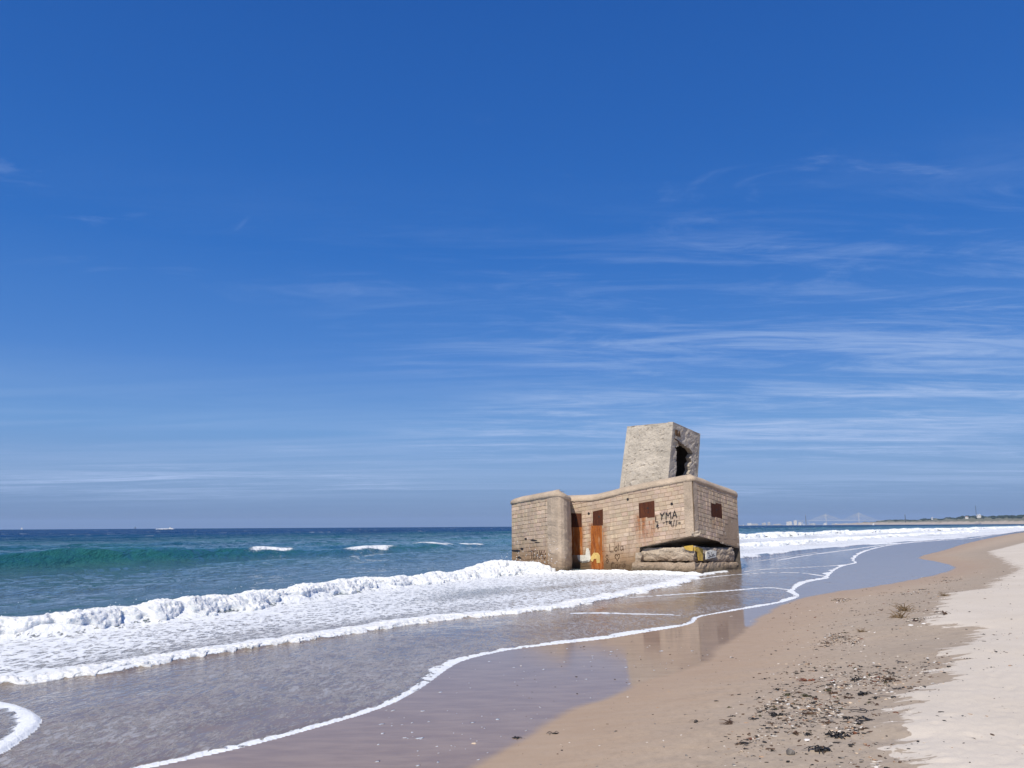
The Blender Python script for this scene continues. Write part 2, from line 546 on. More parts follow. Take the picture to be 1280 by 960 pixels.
# ------------------------------------------------------------------ sand
def sand_material():
    m, g, b = new_mat('sand')
    geo = g.node('ShaderNodeNewGeometry')
    P = geo.outputs['Position']
    dd = g.attr('dry_dist').outputs['Fac']
    gd = g.attr('gloss_dist').outputs['Fac']
    # ragged edge of the dry sand: tongues drawn out along the slope
    e1 = g.noise(g.mapping(P, (1.0, 3.0, 1), (0, 0, R(35))), 1.1, 4, 0.55, 0.8)
    e2 = g.noise(P, 9, 4, 0.6)
    edge = g.math('ADD', dd, g.math('ADD', g.math('MULTIPLY', g.math('SUBTRACT', e1, 0.5), 1.7), g.math('MULTIPLY', g.math('SUBTRACT', e2, 0.5), 0.25)))
    dry = g.sstep(edge, -0.015, 0.02)
    # wetness fades from the mirror-like film into damp sand
    w1 = g.noise(g.mapping(P, (0.6, 0.6, 1), (0, 0, R(40))), 1.0, 4, 0.5)
    gq = g.math('ADD', gd, g.math('MULTIPLY', g.math('SUBTRACT', w1, 0.5), 0.5))
    wet = g.sstep(gq, 0.10, -0.12)
    moist = g.sstep(gq, 2.6, -0.1)
    # colours
    big = g.noise(P, 0.45, 4, 0.6)
    mid = g.noise(g.mapping(P, (0.7, 2.4, 1), (0, 0, R(-25))), 2.2, 6, 0.62)
    fine = g.noise(P, 60, 3, 0.7)
    speck = g.noise(P, 160, 2, 0.6)
    streak = g.noise(g.mapping(P, (0.8, 7.0, 1), (0, 0, R(-20))), 2.0, 6, 0.7, 0.5)
    c_damp = g.mix(g.sstep(big, 0.3, 0.7), (0.460, 0.345, 0.238), (0.498, 0.392, 0.283))
    c_damp = g.mix(g.math('MULTIPLY', g.sstep(mid, 0.35, 0.75), 0.45), c_damp, (0.375, 0.305, 0.245))
    c_damp = g.mix(g.math('MULTIPLY', g.sstep(streak, 0.56, 0.72), 0.60), c_damp, (0.22, 0.18, 0.145))
    c_dry = g.mix(g.sstep(big, 0.3, 0.7), (0.61, 0.535, 0.435), (0.66, 0.585, 0.485))
    c_dry = g.mix(g.math('MULTIPLY', g.sstep(fine, 0.45, 0.8), 0.35), c_dry, (0.45, 0.385, 0.325))
    c_dry = g.mix(g.sstep(g.noise(g.mapping(P, (1.4, 3, 1)), 5.0, 6, 0.75), 0.60, 0.74, 0, 0.55), c_dry, (0.34, 0.27, 0.21))
    c_dry = g.mix(g.sstep(g.noise(g.mapping(P, (2, 5, 1), (0, 0, R(20))), 9.0, 5, 0.75), 0.67, 0.76, 0, 0.6), c_dry, (0.20, 0.16, 0.125))
    c_damp = g.mix(g.math('MULTIPLY', g.sstep(fine, 0.42, 0.75), 0.28), c_damp, (0.29, 0.235, 0.19))
    mott = g.math('ADD', g.math('MULTIPLY', g.noise(g.mapping(P, (1.3, 1.0, 1), (0, 0, R(-15))), 6.5, 5, 0.75), 0.6), g.math('MULTIPLY', g.noise(P, 21.0, 3, 0.7), 0.4))
    c_damp = g.mix(g.math('MULTIPLY', g.sstep(dd, -3.2, -0.3), 0.55), c_damp, (0.345, 0.288, 0.222))
    c_damp = g.mix(g.sstep(mott, 0.50, 0.62, 0, 0.55), c_damp, (0.29, 0.232, 0.178))
    c_damp = g.mix(g.sstep(mott, 0.48, 0.36, 0, 0.40), c_damp, (0.55, 0.445, 0.335))
    c_damp = g.mix(g.math('MULTIPLY', g.sstep(speck, 0.60, 0.72), 0.5), c_damp, (0.45, 0.39, 0.33))
    c_moist = g.mix(g.sstep(mid, 0.3, 0.7), (0.40, 0.282, 0.185), (0.44, 0.322, 0.218))
    c_damp = g.mix(g.math('MULTIPLY', moist, 0.85), c_damp, c_moist)
    c_wet = g.mix(g.sstep(mid, 0.35, 0.65), (0.300, 0.210, 0.138), (0.365, 0.262, 0.175))
    rill = g.noise(g.mapping(P, (1.2, 9.0, 1), (0, 0, R(-30))), 1.4, 6, 0.7, 0.4)
    c_wet = g.mix(g.sstep(rill, 0.54, 0.70, 0, 0.35), c_wet, (0.23, 0.165, 0.125))
    c = g.mix(wet, c_damp, c_wet)
    c = g.mix(dry, c, c_dry)
    g.put(b.inputs['Base Color'], c)
    rough = g.math('SUBTRACT', 0.93, g.math('MULTIPLY', moist, 0.30))
    rough = g.mix(wet, rough, 0.5, 'FLOAT')
    g.put(b.inputs['Roughness'], rough)
    b.inputs['Specular IOR Level'].default_value = 0.25
    # the film of water on the wet sand is a clear coat
    g.put(b.inputs['Coat Weight'], g.math('MULTIPLY', wet, 0.78))
    b.inputs['Coat IOR'].default_value = 1.34
    g.put(b.inputs['Coat Roughness'], g.sstep(w1, 0.3, 0.7, 0.015, 0.07))
    film = g.noise(g.mapping(P, (0.8, 3.0, 1), (0, 0, R(-28))), 3.0, 4, 0.6)
    g.put(b.inputs['Coat Normal'], g.bump(film, 0.03, 0.05))
    h = g.math('ADD', g.math('MULTIPLY', fine, 0.5), g.math('MULTIPLY', mid, 0.7))
    h = g.math('ADD', h, g.math('MULTIPLY', speck, 0.3))
    g.put(b.inputs['Normal'], g.bump(h, 0.55, 0.012))
    return m


def wedge(n, half=39.0, extra=()):
    a = np.linspace(-half, half, n)
    return np.radians(np.array(sorted(list(extra) + list(a))))


coarse_l = list(np.linspace(-180, -40.5, 40)); coarse_r = list(np.linspace(40.5, 180, 40))
az = np.concatenate([np.radians(coarse_l), wedge(620), np.radians(coarse_r)])
rows = np.concatenate([[0.01, 0.6, 1.5, 2.5, 3.5], radii(4.5, 3400, 640, 9.0)])
P, F = polar(rows, az)
Z, dG, dD, dW = sand_z(P)
keep = dW < 45
fk = keep[F].any(1)
F = F[fk]
used = np.unique(F); remap = np.full(len(P), -1); remap[used] = np.arange(len(used))
sand = mesh_np('sand_beach', np.column_stack([P, Z])[used], remap[F][:, ::-1], sand_material(), smooth=True,
               attrs={'dry_dist': dD[used], 'gloss_dist': dG[used]})
tag(sand, kind='structure')
# sea bed: the same ground sheet, coarse and deep, under the open water
bz, ba = np.geomspace(40, 16000, 30), np.radians(np.linspace(-180, 180, 91))
Pb, Fb = polar(bz, ba)
bed = mesh_np('seabed', np.column_stack([Pb, np.full(len(Pb), -4.0) + curve(Pb)]), Fb[:, ::-1], simple_mat('seabed_sand', (0.2, 0.17, 0.13), 0.9), smooth=True)
tag(bed, kind='structure')


def ground(x, y):
    z, *_ = sand_z(np.array([[x, y]], float))
    return float(z[0])


# ------------------------------------------------------------------ sea
CREST = [(-60, -10), (-35, 34), (-29.0, 46.8), (-25.9, 52.8), (-22.9, 58.7), (-18.6, 63.5), (-14.0, 68.2), (-11.2, 73.5), (-8.9, 80.5), (-6.6, 86.8), (-3.6, 91.0), (-0.1, 97), (6, 108), (16, 128)]
CAPS = [(-19.0, 63.2, .9, 3.0), (-12.6, 70.3, 1.3, 4.6), (-8.4, 81.6, 1.3, 4.0), (-4.6, 89.0, 1.0, 2.6), (-7.3, 85.0, .8, 1.6), (-38.5, 78.5, .8, 2.0), (-44, 84, .6, 1.5), (-49, 130, 1.0, 3)]


def sea_fields(P, waves=True):
    x, y = P[:, 0], P[:, 1]
    r = np.hypot(x, y)
    zs, dG, dD, dW = sand_z(P, fine=False)
    ds, ss, ts = polydist(P, SWELL)
    s = ds * ss                       # + seaward of the line the waves break on
    db, sb, tb = polydist(P, BORE)
    db = db * np.where(sb == 0, 1, sb)
    d2, s2, t2 = polydist(P, FRONT2)
    d2 = d2 * np.where(s2 == 0, 1, s2)
    eta = np.full(len(P), -0.02)
    foam = np.zeros(len(P))
    # swells running in to the beach
    wob = (fbm2(ts / 34.0, s * 0 + 3.3, 3, 61) - .5) * 16
    CR = [(19, .16, 1.6), (29, .32, 2.2), (43, .60, 2.9), (58, .22, 3), (76, .50, 4), (98, .25, 4), (124, .46, 5), (152, .3, 5), (184, .45, 6), (225, .35, 7), (270, .45, 8), (330, .4, 9), (400, .4, 10), (480, .4, 11), (580, .4, 13), (700, .4, 15)]
    for i, (c, a, w) in enumerate(CR):
        if c == 43:
            dc, sc_, tc_ = polydist(P, CREST)
            q = dc * np.where(sc_ == 0, 1, sc_)
            a = a * (.45 + .55 * sm(x, -42, -24))
        else:
            q = s - c - wob * min(1, c / 60) * (1 if i % 2 else .7)
        am = a * (0.45 + .85 * sm(vn2(ts / 30.0 + i * 7.7, s * 0 + i, 71), .25, .75))
        if c == 43:
            am = a * (0.55 + 0.5 * sm(vn2(ts / 17.0 + 2.1, s * 0, 77), .2, .7))
        prof = np.where(q < 0, np.exp(-(q / (w * .62)) ** 2), np.exp(-(q / (w * 1.5)) ** 2))
        eta += am * prof
        cap = sm(am, a * .9, a * 1.25) * np.exp(-((q + w * .10) / (w * .28)) ** 2) * sm(vn2(ts / 3.2 + i * 3.1, s * 0 + .5 * i, 81), .52, .72)
        if c >= 43:
            foam = np.maximum(foam, cap * (.5 if c == 43 else .62))
    for (cx, cy, cw, cl_) in CAPS:
        uu, vv = (x - cx) * .5 + (y - cy) * .866, (x - cx) * -.866 + (y - cy) * .5
        rg = (uu / cl_) ** 2 + ((vv + .3 * np.sin(uu * 1.7)) / cw) ** 2
        foam = np.maximum(foam, 1.05 * np.exp(-rg * 1.2) * (.75 + .4 * vn2(x * 1.2, y * .8, 83)))
        eta += .10 * np.exp(-rg * 2)
    # chop
    ux = x * .86 - y * .5; uy = x * .5 + y * .86       # across / along the crests
    off = sm(s, 2, 14)
    fade = np.clip(1.25 - r / 260, 0, 1)
    ch = (fbm2(ux / 3.4, uy / 7.5, 4, 91, .55) - .5) * .42 + (1 - np.abs(fbm2(ux / 1.5, uy / 3.6, 3, 95) * 2 - 1)) * .10 - .06
    eta += ch * fade * (0.10 + .90 * off)
    # broken wave: steep front, long back
    hb = (.15 + .18 * fbm2(tb / 3.0, tb * 0, 3, 101)) * sm(tb, 5, 40)
    wig = (fbm2(tb / 1.6, tb * 0 + 4, 3, 103) - .5) * .7
    q = db + wig
    bore = np.where(q < .25, np.exp(-(np.minimum(q - .25, 0) / .30) ** 2), np.exp(-np.abs(q / 3.0) ** 1.3)) * hb
    bore *= sm(tb, 1, 30) * (1 - sm(x, 2.6, 5.5))
    eta += bore
    # second front: a low step
    q2 = d2 + (fbm2(t2 / .8, t2 * 0 + 8, 3, 107) - .5) * .5
    st = np.where(q2 < 0, np.exp(-(np.minimum(q2, 0) / .05) ** 2), np.exp(-np.abs(q2 / 2.0)))
    eta += .055 * st * (1 - sm(r, 60, 130)) + .02 * sm(q2, 0, .2)
    # surf to the right
    for ln, h, wd in ((SURF_A, .50, 3.2), (SURF_B, .25, 2.0), (SURF_C, .10, 1.2)):
        da, sa, ta = polydist(P, ln)
        qa = da * np.where(sa == 0, 1, sa) + (fbm2(ta / 6.0, ta * 0, 3, 111) - .5) * wd
        on = sm(ta, 1, 10)
        eta += h * on * (.6 + .6 * vn2(ta / 9, ta * 0, 113)) * np.where(qa < 0, np.exp(-(np.minimum(qa, 0) / (.3 * wd * .3)) ** 2), np.exp(-np.abs(qa) / (wd * 1.3)))
        fr = np.where(qa < 0, np.exp(-(np.minimum(qa, 0) / .25) ** 2), np.exp(-np.maximum(qa - wd * 1.2, 0) / (wd * 1.4)))
        foam = np.maximum(foam, on * fr * (.95 if ln is not SURF_C else .8) * (.55 + .6 * sm(fbm2(ta / 5.0, qa / 3.0, 3, 117), .35, .6)))
    right = sm(x - (y - 40) * .12, 6, 11) * (y > 40)
    band = right * sm(d2, -.3, .5) * (1 - sm(s, 16, 34))
    foam = np.maximum(foam, band * (.52 + .3 * fbm2(ux / 4, uy / 14, 3, 119)))
    # lace between the second front and the broken wave, and behind the latter
    left = (1 - right)
    lace = left * sm(d2, -.05, .15) * (1 - sm(db, -.2, .2))
    gap = np.clip(-db, 0, 8)
    foam = np.maximum(foam, lace * (.63 + .12 * (fbm2(ux / 2.5, uy / 6, 3, 121) - .5) * 2 + .16 * np.exp(-gap / .9) - .05 * sm(gap, 1, 4)))
    foam = np.maximum(foam, left * np.where(q2 > 0, np.exp(-np.maximum(q2 - .55, 0) / .55), np.exp(-(q2 / .05) ** 2)) * (.80 + .15 * vn2(t2 / .9, t2 * 0, 5)) * (1 - sm(r, 70, 120)))
    bf = np.where(q > 0, np.exp(-np.maximum(q - .8, 0) / .7), np.exp(-(q / .10) ** 2)) * sm(tb, 4, 34) * (1 - sm(x, 2.0, 3.4))
    foam = np.maximum(foam, bf)
    foam = np.maximum(foam, left * sm(db, 0, .5) * (1 - sm(db, 1.0, 6.5)) * (.16 + .55 * fbm2(ux / 1.6, uy / 5.5, 3, 127)) * sm(tb, 4, 34))
    # thin sheet in front
    thin = sm(dW, 0, .3) * (1 - sm(d2, -.1, .1))
    nearf = 1 - sm(r, 26, 40)
    foam = np.maximum(foam, thin * np.minimum(.47, .37 + .08 * nearf + .22 * (fbm2(ux / 1.5, uy / 2.4, 4, 131) - .5) * 2 * nearf))
    # edges and old lines
    jit = (fbm2(x / .9, y / .9, 3, 137) - .5)
    wl = .015 + .26 * vn2(x / 1.3, y / 1.3, 139) ** 2.2 + .03 * vn2(x * 2.5, y * 2.5, 140) + .0012 * r
    e = dW + jit * .06
    foam = np.maximum(foam, np.where(e < wl, 1.0, np.exp(-(e - wl) / .10)) * (dW > -.1) * (.62 + .50 * sm(vn2(x * 3.1, y * 3.1, 147) * .5 + vn2(x * 9, y * 9, 148) * .5, .25, .6)))
    foam = np.maximum(foam, .52 * np.exp(-np.maximum(dW - wl, 0) / .35) * (dW > 0) * nearf)
    for ln, hw, stg in LINES:
        dl, sl, tl = polydist(P, ln)
        ll = tl.max() + 1e-6
        w_ = hw * (.5 + vn2(tl / 1.3, tl * 0, 141)) * (1 + .004 * r)
        foam = np.maximum(foam, stg * np.exp(-(dl / w_) ** 2) * sm(tl, .02, .8))
    dl, sl, tl = polydist(P, LOBE)
    ql = dl * np.where(sl == 0, 1, sl)   # left of its direction is seaward? the lobe opens to -x
    ins = inside(P, LOBE + [(-30, 3.5), (-30, 12.3)])
    wv = .09 + .16 * vn2(tl / .8, tl * 0, 143)
    foam = np.maximum(foam, np.where(ins, np.where(dl < wv, 1., .34 + .35 * np.exp(-(dl - wv) / .12)), 0))
    eta_lobe = np.where(ins, .022 * sm(dl, 0, .05) + .012 * np.exp(-((dl - .1) / .08) ** 2), 0)
    # water laid over the sand
    thick = .016 * (1 - np.exp(-np.clip(dW, 0, 9) / .12)) + .016 * sm(dW, .1, 3)
    film = zs + thick + eta_lobe + (fbm2(ux / .55, uy / .30, 2, 151) - .5) * .012 * sm(dW, .2, 1.2) * nearf + .055 * st * (1 - sm(r, 60, 130))
    zw = np.maximum(film, eta)
    k = .06
    zw = np.where(np.abs(film - eta) < k, zw + (k - np.abs(film - eta)) ** 2 / (4 * k), zw)
    zw = np.where(dW < -0.01, zs - .03 - np.clip(-dW, 0, 1) * .05, zw)
    zw = zw + curve(P) * (r > 500)
    return zw, zs, foam, dW, s, d2, db


def sea_material():
    m, g, b = new_mat('sea_water')
    geo = g.node('ShaderNodeNewGeometry')
    P = geo.outputs['Position']
    foam = g.attr('foam').outputs['Fac']
    depth = g.attr('depth').outputs['Fac']
    dist = g.attr('offshore').outputs['Fac']
    rot = (0, 0, R(-30))
    # foam lace
    warp = g.noise(P, 1.3, 3, 0.6)
    wv = g.node('ShaderNodeVectorMath', operation='ADD', inp={0: P, 1: g.node('ShaderNodeVectorMath', operation='SCALE', inp={0: g.node('ShaderNodeTexNoise', inp={'Vector': P, 'Scale': 2.1}).outputs[1], 'Scale': 0.5}).outputs[0]})
    lv = g.mapping(wv.outputs[0], (1.35, 0.8, 1), rot)
    ce = g.voro(lv, 2.6, 'DISTANCE_TO_EDGE').outputs['Distance']
    ce2 = g.voro(lv, 7.5, 'DISTANCE_TO_EDGE').outputs['Distance']
    n1 = g.noise(lv, 2.2, 6, 0.68)
    n2 = g.noise(g.mapping(P, (2.4, 1.0, 1), (0, 0, R(-62))), 3.6, 6, 0.70, 0.6)
    n3 = g.noise(g.mapping(P, (3.0, 1.0, 1), (0, 0, R(-75))), 9.5, 5, 0.68, 0.4)
    lace = g.math('SUBTRACT', 1.0, g.math('MULTIPLY', g.sstep(ce, 0.0, 0.22), 0.55))
    lace = g.math('SUBTRACT', lace, g.math('MULTIPLY', g.sstep(ce2, 0.0, 0.25), 0.30))
    thick = g.sstep(foam, 0.30, 0.75)
    texa = g.math('ADD', g.math('MULTIPLY', n2, 0.55), g.math('MULTIPLY', n3, 0.50))
    texb = g.math('ADD', g.math('MULTIPLY', lace, 0.22), g.math('ADD', g.math('MULTIPLY', n2, 0.48), g.math('MULTIPLY', n3, 0.36)))
    tex = g.mix(thick, texa, texb, 'FLOAT')
    tex = g.math('ADD', g.math('MULTIPLY', g.math('SUBTRACT', tex, 0.525), 2.3), 0.5)
    th = g.math('SUBTRACT', 1.0, foam)
    fm = g.sstep(g.math('SUBTRACT', tex, th), -0.12, 0.15)
    fm = g.math('MULTIPLY', fm, g.sstep(foam, 0.04, 0.16))
    fm = g.math('MULTIPLY', fm, g.sstep(foam, 0.44, 0.62, 0.24, 1.0))      # thin froth lets the water show through
    # water body
    k_sh = g.sstep(depth, 0.02, 0.30)
    k_dp = g.sstep(depth, 0.25, 1.6)
    c_sand = g.mix(g.sstep(warp, 0.3, 0.7), (0.212, 0.160, 0.122), (0.258, 0.196, 0.148))
    c_turb = (0.085, 0.130, 0.140)
    c_green = g.mix(g.sstep(g.noise(P, 0.05, 3, 0.5), 0.35, 0.65), (0.014, 0.088, 0.120), (0.022, 0.115, 0.110))
    c_blue = (0.006, 0.050, 0.150)
    c = g.mix(k_sh, c_sand, c_turb)
    c = g.mix(k_dp, c, c_green)
    c = g.mix(g.sstep(dist, 30, 240), c, c_blue)
    ws_ = g.noise(g.mapping(P, (0.035, 0.006, 1), (0, 0, R(-70))), 1.0, 5, 0.65)
    c = g.mix(g.math('MULTIPLY', g.sstep(ws_, 0.42, 0.66), g.sstep(dist, 15, 80, 0, 0.55)), c, (0.004, 0.030, 0.085))
    fcol = (0.80, 0.82, 0.83)
    cc = g.mix(fm, c, fcol)
    g.put(b.inputs['Base Color'], cc)
    far = g.sstep(dist, 60, 1500, 0.05, 0.16)
    g.put(b.inputs['Roughness'], g.mix(fm, far, 0.75, 'FLOAT'))
    b.inputs['IOR'].default_value = 1.333
    g.put(b.inputs['Specular IOR Level'], g.mix(fm, g.math('MULTIPLY', g.sstep(depth, 0.1, 0.9, 0.5, 0.20), g.sstep(dist, 20, 400, 1.0, 0.45)), 0.2, 'FLOAT'))
    # ripples
    r1 = g.noise(g.mapping(P, (1.0, 0.42, 1), rot), 0.9, 5, 0.62)
    r2 = g.noise(g.mapping(P, (1.0, 0.45, 1), rot), 4.0, 4, 0.6)
    r3 = g.noise(g.mapping(P, (1.0, 0.35, 1), rot), 0.14, 4, 0.6)
    r4 = g.noise(g.mapping(P, (1.0, 0.5, 1), (0, 0, R(-25))), 14.0, 3, 0.6)
    amp = g.sstep(depth, 0.01, 0.6, 0.10, 1.0)
    h = g.math('MULTIPLY', r1, 0.55)
    h = g.math('ADD', h, g.math('MULTIPLY', r2, 0.09))
    h = g.math('ADD', h, g.math('MULTIPLY', g.math('MULTIPLY', r3, g.sstep(dist, 10, 120)), 2.4))
    h = g.math('MULTIPLY', h, amp)
    h = g.math('ADD', h, g.math('MULTIPLY', r4, 0.006))
    h = g.math('ADD', h, g.math('MULTIPLY', fm, g.math('MULTIPLY', n1, 0.05)))
    bn = g.bump(h, 1.0, 1.0)
    # facets finer than a pixel at that distance: tilt the normal itself
    def facet(scale, loc):
        t_ = g.node('ShaderNodeTexNoise', inp={'Vector': g.mapping(P, (1.0, 0.45, 1), rot, loc), 'Scale': scale, 'Detail': 3.0, 'Roughness': 0.6})
        return g.node('ShaderNodeVectorMath', operation='SUBTRACT', inp={0: t_.outputs[1], 1: (0.5, 0.5, 0.5)}).outputs[0]
    f1 = facet(0.8, (0, 0, 0)); f2_ = facet(3.5, (7, 3, 0))
    fs = g.node('ShaderNodeVectorMath', operation='ADD', inp={0: f1, 1: f2_}).outputs[0]
    amp_ = g.math('MULTIPLY', g.sstep(dist, 4, 70, 0.30, 1.7), g.math('SUBTRACT', 1.0, fm))
    amp_ = g.math('MULTIPLY', amp_, g.sstep(depth, 0.1, 0.8))
    fs = g.node('ShaderNodeVectorMath', operation='MULTIPLY', inp={0: fs, 1: (1, 1, 0)}).outputs[0]
    fs = g.node('ShaderNodeVectorMath', operation='SCALE', inp={0: fs, 'Scale': amp_}).outputs[0]
    nn = g.node('ShaderNodeVectorMath', operation='NORMALIZE', inp={0: g.node('ShaderNodeVectorMath', operation='ADD', inp={0: bn, 1: fs}).outputs[0]}).outputs[0]
    g.put(b.inputs['Normal'], nn)
    # far off, wave faces too fine to resolve turn their water body toward the beach
    df = g.node('ShaderNodeBsdfDiffuse', inp={'Color': cc})
    mx = g.node('ShaderNodeMixShader', inp={0: g.math('MULTIPLY', g.sstep(dist, 15, 160), 0.72), 1: b.outputs[0], 2: df.outputs[0]})
    o_ = [q for q in g.n if q.bl_idname == 'ShaderNodeOutputMaterial'][0]
    g.put(o_.inputs['Surface'], mx.outputs[0])
    return m


az_s = np.concatenate([np.radians(np.linspace(-120, -41, 24)), wedge(760, 40.0), np.radians(np.linspace(42, 60, 8))])
rows_s = radii(5.0, 12000, 1000, 14.0)
P, F = polar(rows_s, az_s)
zw, zs, foam, dW, s_, d2_, db_ = sea_fields(P)
keep = dW > -0.25 - 0.004 * np.hypot(P[:, 0], P[:, 1])
F = F[keep[F].all(1)]
used = np.unique(F); remap = np.full(len(P), -1); remap[used] = np.arange(len(used))
sea = mesh_np('sea', np.column_stack([P, zw])[used], remap[F][:, ::-1], sea_material(), smooth=True,
              attrs={'foam': np.clip(foam, 0, 1)[used], 'depth': np.clip(zw - zs, 0, 5)[used], 'offshore': np.clip(s_, 0, 4000)[used]})
tag(sea, kind='structure')


# thick froth on the breaking waves, its own lumpy geometry
def foam_mat():
    m, g, b = new_mat('sea_froth')
    geo = g.node('ShaderNodeNewGeometry')
    n = g.noise(geo.outputs['Position'], 9.0, 6, 0.7)
    g.put(b.inputs['Base Color'], g.mix(g.sstep(n, 0.30, 0.62), (0.66, 0.69, 0.69), (0.86, 0.87, 0.87)))
    b.inputs['Roughness'].default_value = 0.8
    b.inputs['Specular IOR Level'].default_value = 0.2
    b.inputs['Subsurface Weight'].default_value = 0.55
    b.inputs['Subsurface Radius'].default_value = (0.10, 0.11, 0.12)
    b.inputs['Subsurface Scale'].default_value = 1.0
    n2 = g.noise(geo.outputs['Position'], 28.0, 4, 0.7)
    g.put(b.inputs['Normal'], g.bump(g.math('ADD', n, g.math('MULTIPLY', n2, .5)), 0.8, 0.05))
    return m


FROTH = foam_mat()


def resample(line, step):
    L = np.asarray(line, float)
    seg = np.hypot(*np.diff(L, axis=0).T)
    acc = np.concatenate([[0], np.cumsum(seg)])
    if callable(step):
        t = [0.0]
        while t[-1] < acc[-1]:
            i = min(len(seg) - 1, np.searchsorted(acc, t[-1], 'right') - 1)
            t.append(t[-1] + step(L[i]))
        t = np.array(t[:-1])
    else:
        t = np.arange(0, acc[-1], step)
    return np.column_stack([np.interp(t, acc, L[:, 0]), np.interp(t, acc, L[:, 1])]), t


def froth(line, height, width, step, nv, lump, name, hole=0.0, seed=0, front=.30, wander=0.0):
    """a ragged roll of froth lying on the water along a line; seaward is left of the line"""
    C, t = resample(line, step)
    d = np.gradient(C, axis=0); d /= np.hypot(d[:, 0], d[:, 1])[:, None]
    nrm = np.column_stack([-d[:, 1], d[:, 0]])
    v = np.linspace(0, 1, nv) ** 1.7
    wig = (fbm2(t / (lump * 5), t * 0 + seed, 4, 201 + seed) - .5) * width * .75
    wig = wig + (fbm2(t / 1.3, t * 0 + seed, 3, 207 + seed) - .5) * wander
    hh = height * (.55 + .9 * fbm2(t / (lump * 7), t * 0 + seed, 3, 211 + seed))
    ww = width * (.25 + 1.5 * fbm2(t / (lump * 9), t * 0 + seed, 3, 221 + seed))
    tap = sm(t, 0, lump * 5) * (1 - sm(t, t[-1] - lump * 5, t[-1]))
    hh = hh * tap; ww = ww * (.25 + .75 * tap)
    U, V = np.meshgrid(np.arange(len(t)), v, indexing='ij')
    off = -.06 * width + V * ww[U] + wig[U]
    X = C[U, 0] + nrm[U, 0] * off; Y = C[U, 1] + nrm[U, 1] * off
    prof = sm(V, -.12, front) * (1 - sm(V, front, 1.0)) ** .7
    PP = np.column_stack([X.ravel(), Y.ravel()])
    zw, zs, *_ = sea_fields(PP)
    base = zw.reshape(U.shape)
    Zb = base + hh[U] * prof
    x3, y3, z3 = X.ravel(), Y.ravel(), Zb.ravel()
    n = 0; a = 1.0; tt = 0
    for o in range(5):
        f = 2.0 ** o / lump
        q = vn3(x3 * f, y3 * f, z3 * f * 1.3 + seed, 231 + o)
        n = n + a * (1 - np.abs(q * 2 - 1) * 1.6); tt += a; a *= .66
    n = (n / tt).reshape(U.shape)
    amp = lump * .62 * np.clip(hh[U] / height, .3, 1.2)
    edge = sm(V, 0, .05) * (1 - sm(V, .75, 1))
    q2 = fbm3(x3 / lump * 1.7, y3 / lump * 1.7, z3 / lump * 1.7, 3, 251 + seed).reshape(U.shape) - .5
    dirn = -1.0 + 1.15 * sm(V, .1, .5)
    X = X + nrm[U, 0] * dirn * n * amp * edge * .9 + q2 * amp
    Y = Y + nrm[U, 1] * dirn * n * amp * edge * .9 + q2 * amp * .6
    Zf = Zb + (n - .25) * amp * edge - hole * sm(fbm2(x3 / lump / 1.2, y3 / lump / 1.2, 3, 261 + seed).reshape(U.shape), .5, .7) * V
    Zf = np.where(V < .02, base - .06, Zf)
    Zf = Zf - np.clip(V - .45, 0, 1) * hh[U] * .55 * (.4 + 1.2 * fbm2(x3 / lump * .9, y3 / lump * .9, 3, 271 + seed).reshape(U.shape))
    Zf = np.where(V > .97, base - .05, Zf)
    nt = len(t)
    i = np.arange(nt - 1)[:, None] * nv + np.arange(nv - 1)[None, :]
    Fq = np.stack([i, i + nv, i + nv + 1, i + 1], -1).reshape(-1, 4)
    o = mesh_np(name, np.column_stack([X.ravel(), Y.ravel(), Zf.ravel()]), Fq[:, ::-1], FROTH, smooth=True)
    return tag(o, kind='stuff')


bore_line = chaikin([(-16, 8.5), (-12.3, 15.0), (-10.95, 17.41), (-9.92, 18.0), (-9.12, 19.67), (-7.63, 22.68), (-6.0, 27.41), (-3.9, 32.4), (-0.05, 38.31), (1.75, 39.55)], 2)
froth(bore_line, .17, 1.35, .034, 64, .14, 'wave_froth', hole=.10, seed=1, front=.34)
f2 = chaikin([(-11.5, 7.5), (-8.03, 12.14), (-7.75, 12.43), (-6.88, 13.06), (-6.06, 14.06), (-5.12, 15.34), (-4.24, 16.55), (-3.38, 17.98), (-2.33, 19.52), (-0.87, 21.16), (0.5, 21.67), (1.66, 22.96), (2.39, 24.59), (3.49, 26.44), (5.0, 29.12), (6.57, 31.78), (7.6, 34.0), (7.95, 35.2)], 2)
froth(f2, .016, .75, .022, 34, .060, 'wave_froth', hole=.07, seed=2, front=.25, wander=.45)
froth(SURF_A, .34, 4.5, lambda p: max(.12, math.hypot(*p) * .0016), 22, .55, 'wave_froth', hole=.5, seed=3)
froth(SURF_B, .13, 3.0, lambda p: max(.1, math.hypot(*p) * .0016), 20, .40, 'wave_froth', hole=.55, seed=4)
0 and froth(SURF_C, .06, 1.8, lambda p: max(.08, math.hypot(*p) * .0014), 18, .25, 'wave_froth', hole=.15, seed=5)
# the wave bursting against the foot of the bunker
froth(chaikin([(-2.2, 35.6), (-0.7, 38.6), (0.5, 39.7), (1.5, 39.5), (2.0, 39.0)], 2), .30, 1.4, .05, 34, .26, 'wave_froth', seed=6)
froth(chaikin([(1.9, 39.2), (2.9, 39.7), (4.0, 40.2), (5.0, 39.6), (5.8, 38.9), (6.9, 38.0), (8.1, 37.1), (8.9, 37.0)], 2), .10, .55, .04, 20, .12, 'wave_froth', seed=7)

